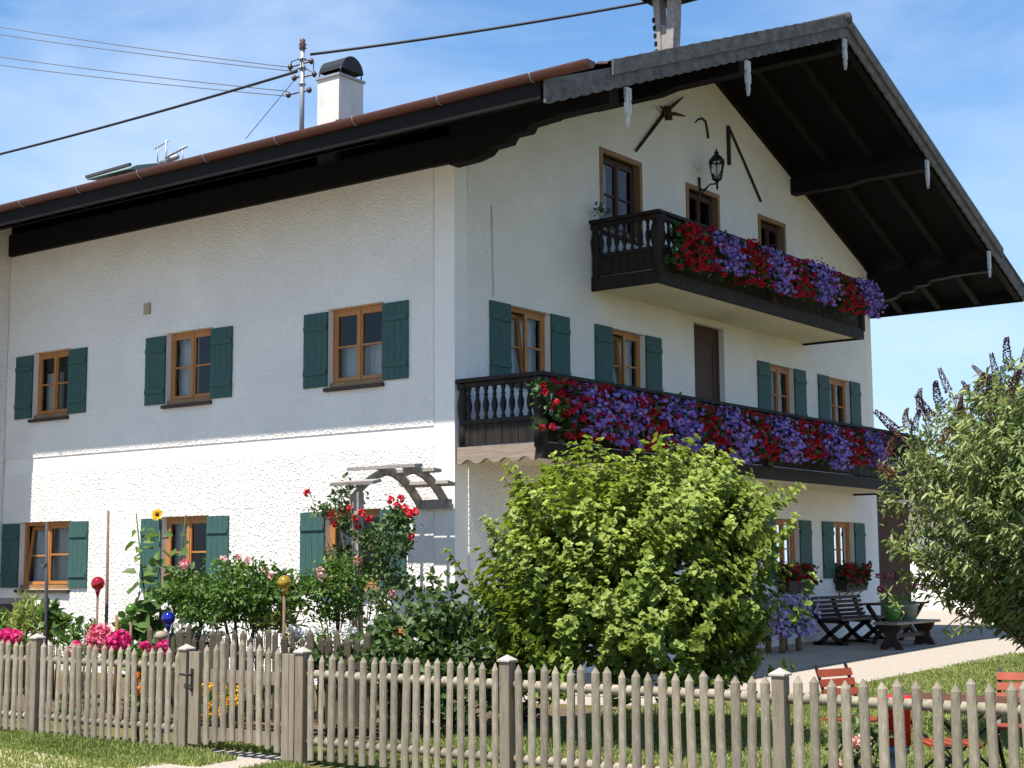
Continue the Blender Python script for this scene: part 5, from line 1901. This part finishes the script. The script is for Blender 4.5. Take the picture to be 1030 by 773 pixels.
q1 = blossoms(pts, 5, 0.040, 0.040, (0.8, -0.5, 0.3), 0.6)
pts2 = pts.copy(); pts2[:, 1] = RNG.normal(size=n) * 0.10 - 0.55; pts2[:, 0] = RNG.normal(size=n) * 0.16
q2 = blossoms(pts2[:130], 5, 0.040, 0.040, (0.3, -0.9, 0.3), 0.5)
leaves_obj('blossoms', *cat_q(q1, q2), leaf_mat('pale_violet_petal', (0.20, 0.13, 0.38), (0.62, 0.55, 0.80), 0.25, spec=0.1), t)
leaves_obj('leaves', *foliage(pts_l, 7, 0.05, 0.06, 0.03, (0, 0, 0.5)), M['balcleaf'], t)

# ================================================================== LAWN FURNITURE
def folding_chair(loc, rz, label, back=True):
    """bistro folding chair: slatted seat and back on black flat-steel X legs; faces local -y"""
    t = thing('folding_chair' if back else 'folding_stool', label, 'chair' if back else 'stool', loc, rz, 'red folding garden seats')
    for sx in (-1, 1):
        x = sx * 0.19
        mb = MB()
        mb.bar((x, -0.24, 0.0), (x, 0.10, .50), 0.012, 0.03, (1, 0, 0))
        if back: mb.bar((x, 0.10, .50), (x, 0.25, .90), 0.012, 0.03, (1, 0, 0))
        mb.build('front_leg', M['iron'], t)
        mb = MB()
        mb.bar((x * 0.9, 0.27, 0.0), (x * 0.9, -0.20, .455), 0.012, 0.03, (1, 0, 0))
        mb.build('rear_leg', M['iron'], t)
    mb = MB()
    mb.tube([(-0.19, -0.18, .09), (0.19, -0.18, .09)], 0.008, 6)
    mb.tube([(-0.17, 0.20, .07), (0.17, 0.20, .07)], 0.008, 6)
    mb.build('cross_bar', M['iron'], t)
    for k in range(6):
        y = -0.20 + 0.066 * k
        MB().box(-0.205, 0.205, y, y + 0.05, .455, .474).build('seat_slat', M['redchair'], t)
    for k in range(4 if back else 0):
        z = .60 + 0.078 * k
        y = 0.10 + (z - .50) * 0.375 - 0.022
        mb = MB()
        mb.bar((-0.21, y, z), (0.21, y, z), 0.016, 0.062, (0, 0.35, 1))
        mb.build('back_slat', M['redchair'], t)
    return t
ca = P(845, 672, -3.3)
ca = P(846, 686, -4.0)
folding_chair((ca.x + 0.05, -3.85, H(-3.9)), radians(75), 'orange red folding chair whose back shows just right of a fence post')
cb = P(1020, 668, -3.7)
folding_chair((cb.x + 0.06, -3.75, H(-3.7)), radians(10), 'orange red folding chair whose back rises at the right edge under the bush')
cc = P(931, 752, -4.95)
folding_chair((cc.x + 0.10, -4.80, H(-4.9)), radians(127), 'orange red slatted folding stool seen through the pickets beside the red bin', False)
# table
ta = P(957, 702, -4.35)
t = thing('folding_table', 'brown slatted folding beer garden table with crossed black legs behind the fence', 'table', (ta.x, -4.35, H(-4.35)))
zt = ta.z - H(-4.35)
for k in range(5):
    MB().box(-0.45, 0.55, -0.34 + 0.138 * k, -0.34 + 0.138 * k + 0.12, zt - .025, zt).build('table_slat', mat('brown_table_slat', (0.10, 0.042, 0.028), 0.55, 0.3, var=0.2) if k == 0 else bpy.data.materials['brown_table_slat'], t)
for y in (-0.27, 0.27):
    mb = MB()
    mb.bar((-0.38, y, zt - .026), (0.40, y + 0.001, 0.0), 0.014, 0.035, (0, 1, 0))
    mb.bar((0.40, y + 0.016, zt - .026), (-0.38, y + 0.017, 0.0), 0.014, 0.035, (0, 1, 0))
    mb.build('cross_leg', M['iron'], t)
mb = MB()
mb.tube([(-0.38, -0.27, .06), (-0.38, 0.27, .06)], 0.009, 6)
mb.tube([(0.40, -0.27, .06), (0.40, 0.27, .06)], 0.009, 6)
mb.tube([(0.01, -0.27, zt * .5), (0.01, 0.29, zt * .5)], 0.009, 6)
mb.build('cross_bar', M['iron'], t)
# red bin on grey foot
da = P(899, 700, -4.75)
t = thing('red_bin', 'red cylindrical bin with rim and blue band on a grey foot behind the fence', 'bin', (da.x, -4.75, H(-4.75)))
zt = da.z - H(-4.75)
MB().lathe([(.115, zt - .36), (.12, zt - .05), (.13, zt - .045), (.132, zt - .005), (.10, zt), (.01, zt - .005)], (0, 0, 0), 22).build('drum', M['redpaint'], t)
MB().lathe([(.100, zt - .42), (.104, zt - .361)], (0, 0, 0), 22).build('band', M['bluepaint'], t)
MB().lathe([(.11, 0), (.11, .03), (.07, .05), (.07, zt - .425)], (0, 0, 0), 18).build('foot', M['galv'], t)
bed_plant('bedding_flower', 'small rose with pale pink blooms behind the pickets left of the red bin', 'flowers', 866, 745, -5.0, 0.18, 0.2, 16, 'roseleaf', 0.06, 0.04, True, [(857, 747), (862, 744), (870, 745), (840, 768)], 'palepink', 0.04)

# ================================================================== BEYOND THE GABLE
t = thing('wooden_shed', 'dark brown boarded shed adjoining the right corner of the farmhouse', 'shed', (-0.4, 14.0, H(14)))
mb = MB()
for k in range(12):
    mb.box(-0.03 * (k % 2), 0.03, 0.6 + 0.15 * k, 0.6 + 0.15 * k + 0.147, 0, 2.75)
mb.build('boarded_front', mat('red_brown_boards', (0.085, 0.040, 0.026), 0.8, 0.2, var=0.3, vscale=5, stretch=(4, 4, 0.4)), t)
mb = MB()
mb.box(-3.0, 0.10, -0.10, 0.59, 0, 2.75)
mb.build('side_wall', mat('grey_boards', (0.10, 0.10, 0.105), 0.85, 0.2, var=0.2, vscale=5, stretch=(4, 4, 0.4)), t)
mb = MB()
mb.prism([(-0.1, 2.85), (2.7, 2.85), (2.7, 2.95), (-0.1, 2.95)], -3.1, 0.45, 'x')
mb.build('roof', M['darkwood'], t)
t = thing('outbuilding', 'white plastered outbuilding with pale green door far behind the butterfly bush', 'outbuilding', (-5.0, 31, H(31)))
mb = MB()
mb.box(-10, 9.0, 0, 6, 0, 3.1)
mb.build('wall', M['plaster'], t)
mb = MB()
mb.box(4.6, 6.0, -0.03, -0.002, 0, 2.6)
mb.build('door', mat('pale_green_door', (0.25, 0.34, 0.30), 0.6), t)
mb = MB()
mb.prism([(-0.7, 3.0), (3, 4.0), (6.7, 3.0), (6.7, 3.12), (3, 4.14), (-0.7, 3.12)], -10.6, 9.6, 'x')
mb.build('roof', M['tile'], t)

# ================================================================== GRASS
RNG = np.random.RandomState(77)
grass('lawn_grass', [(3.2, 11.5, -5.5, 1.2, 52000, 0.045), (4.3, 9.0, 1.2, 9.0, 26000, 0.05), (2.6, 4.4, -5.5, -3.6, 9000, 0.05), (1.0, 3.0, -5.3, -4.4, 6000, 0.06)], 'short mown green lawn behind the picket fence at the right')
grass('verge_grass', [(-5, 1.35, -6.3, -5.5, 26000, 0.05), (-5, 1.6, -7.4, -6.2, 9000, 0.04), (1.2, 1.5, -6.6, -5.7, 1500, 0.05), (2.55, 2.9, -6.2, -5.7, 1000, 0.05), (-1.5, 1.6, -6.1, -5.6, 4000, 0.08), (1.4, 2.0, -6.2, -5.7, 1200, 0.06)], 'rough green verge grass along the foot of the left fence')
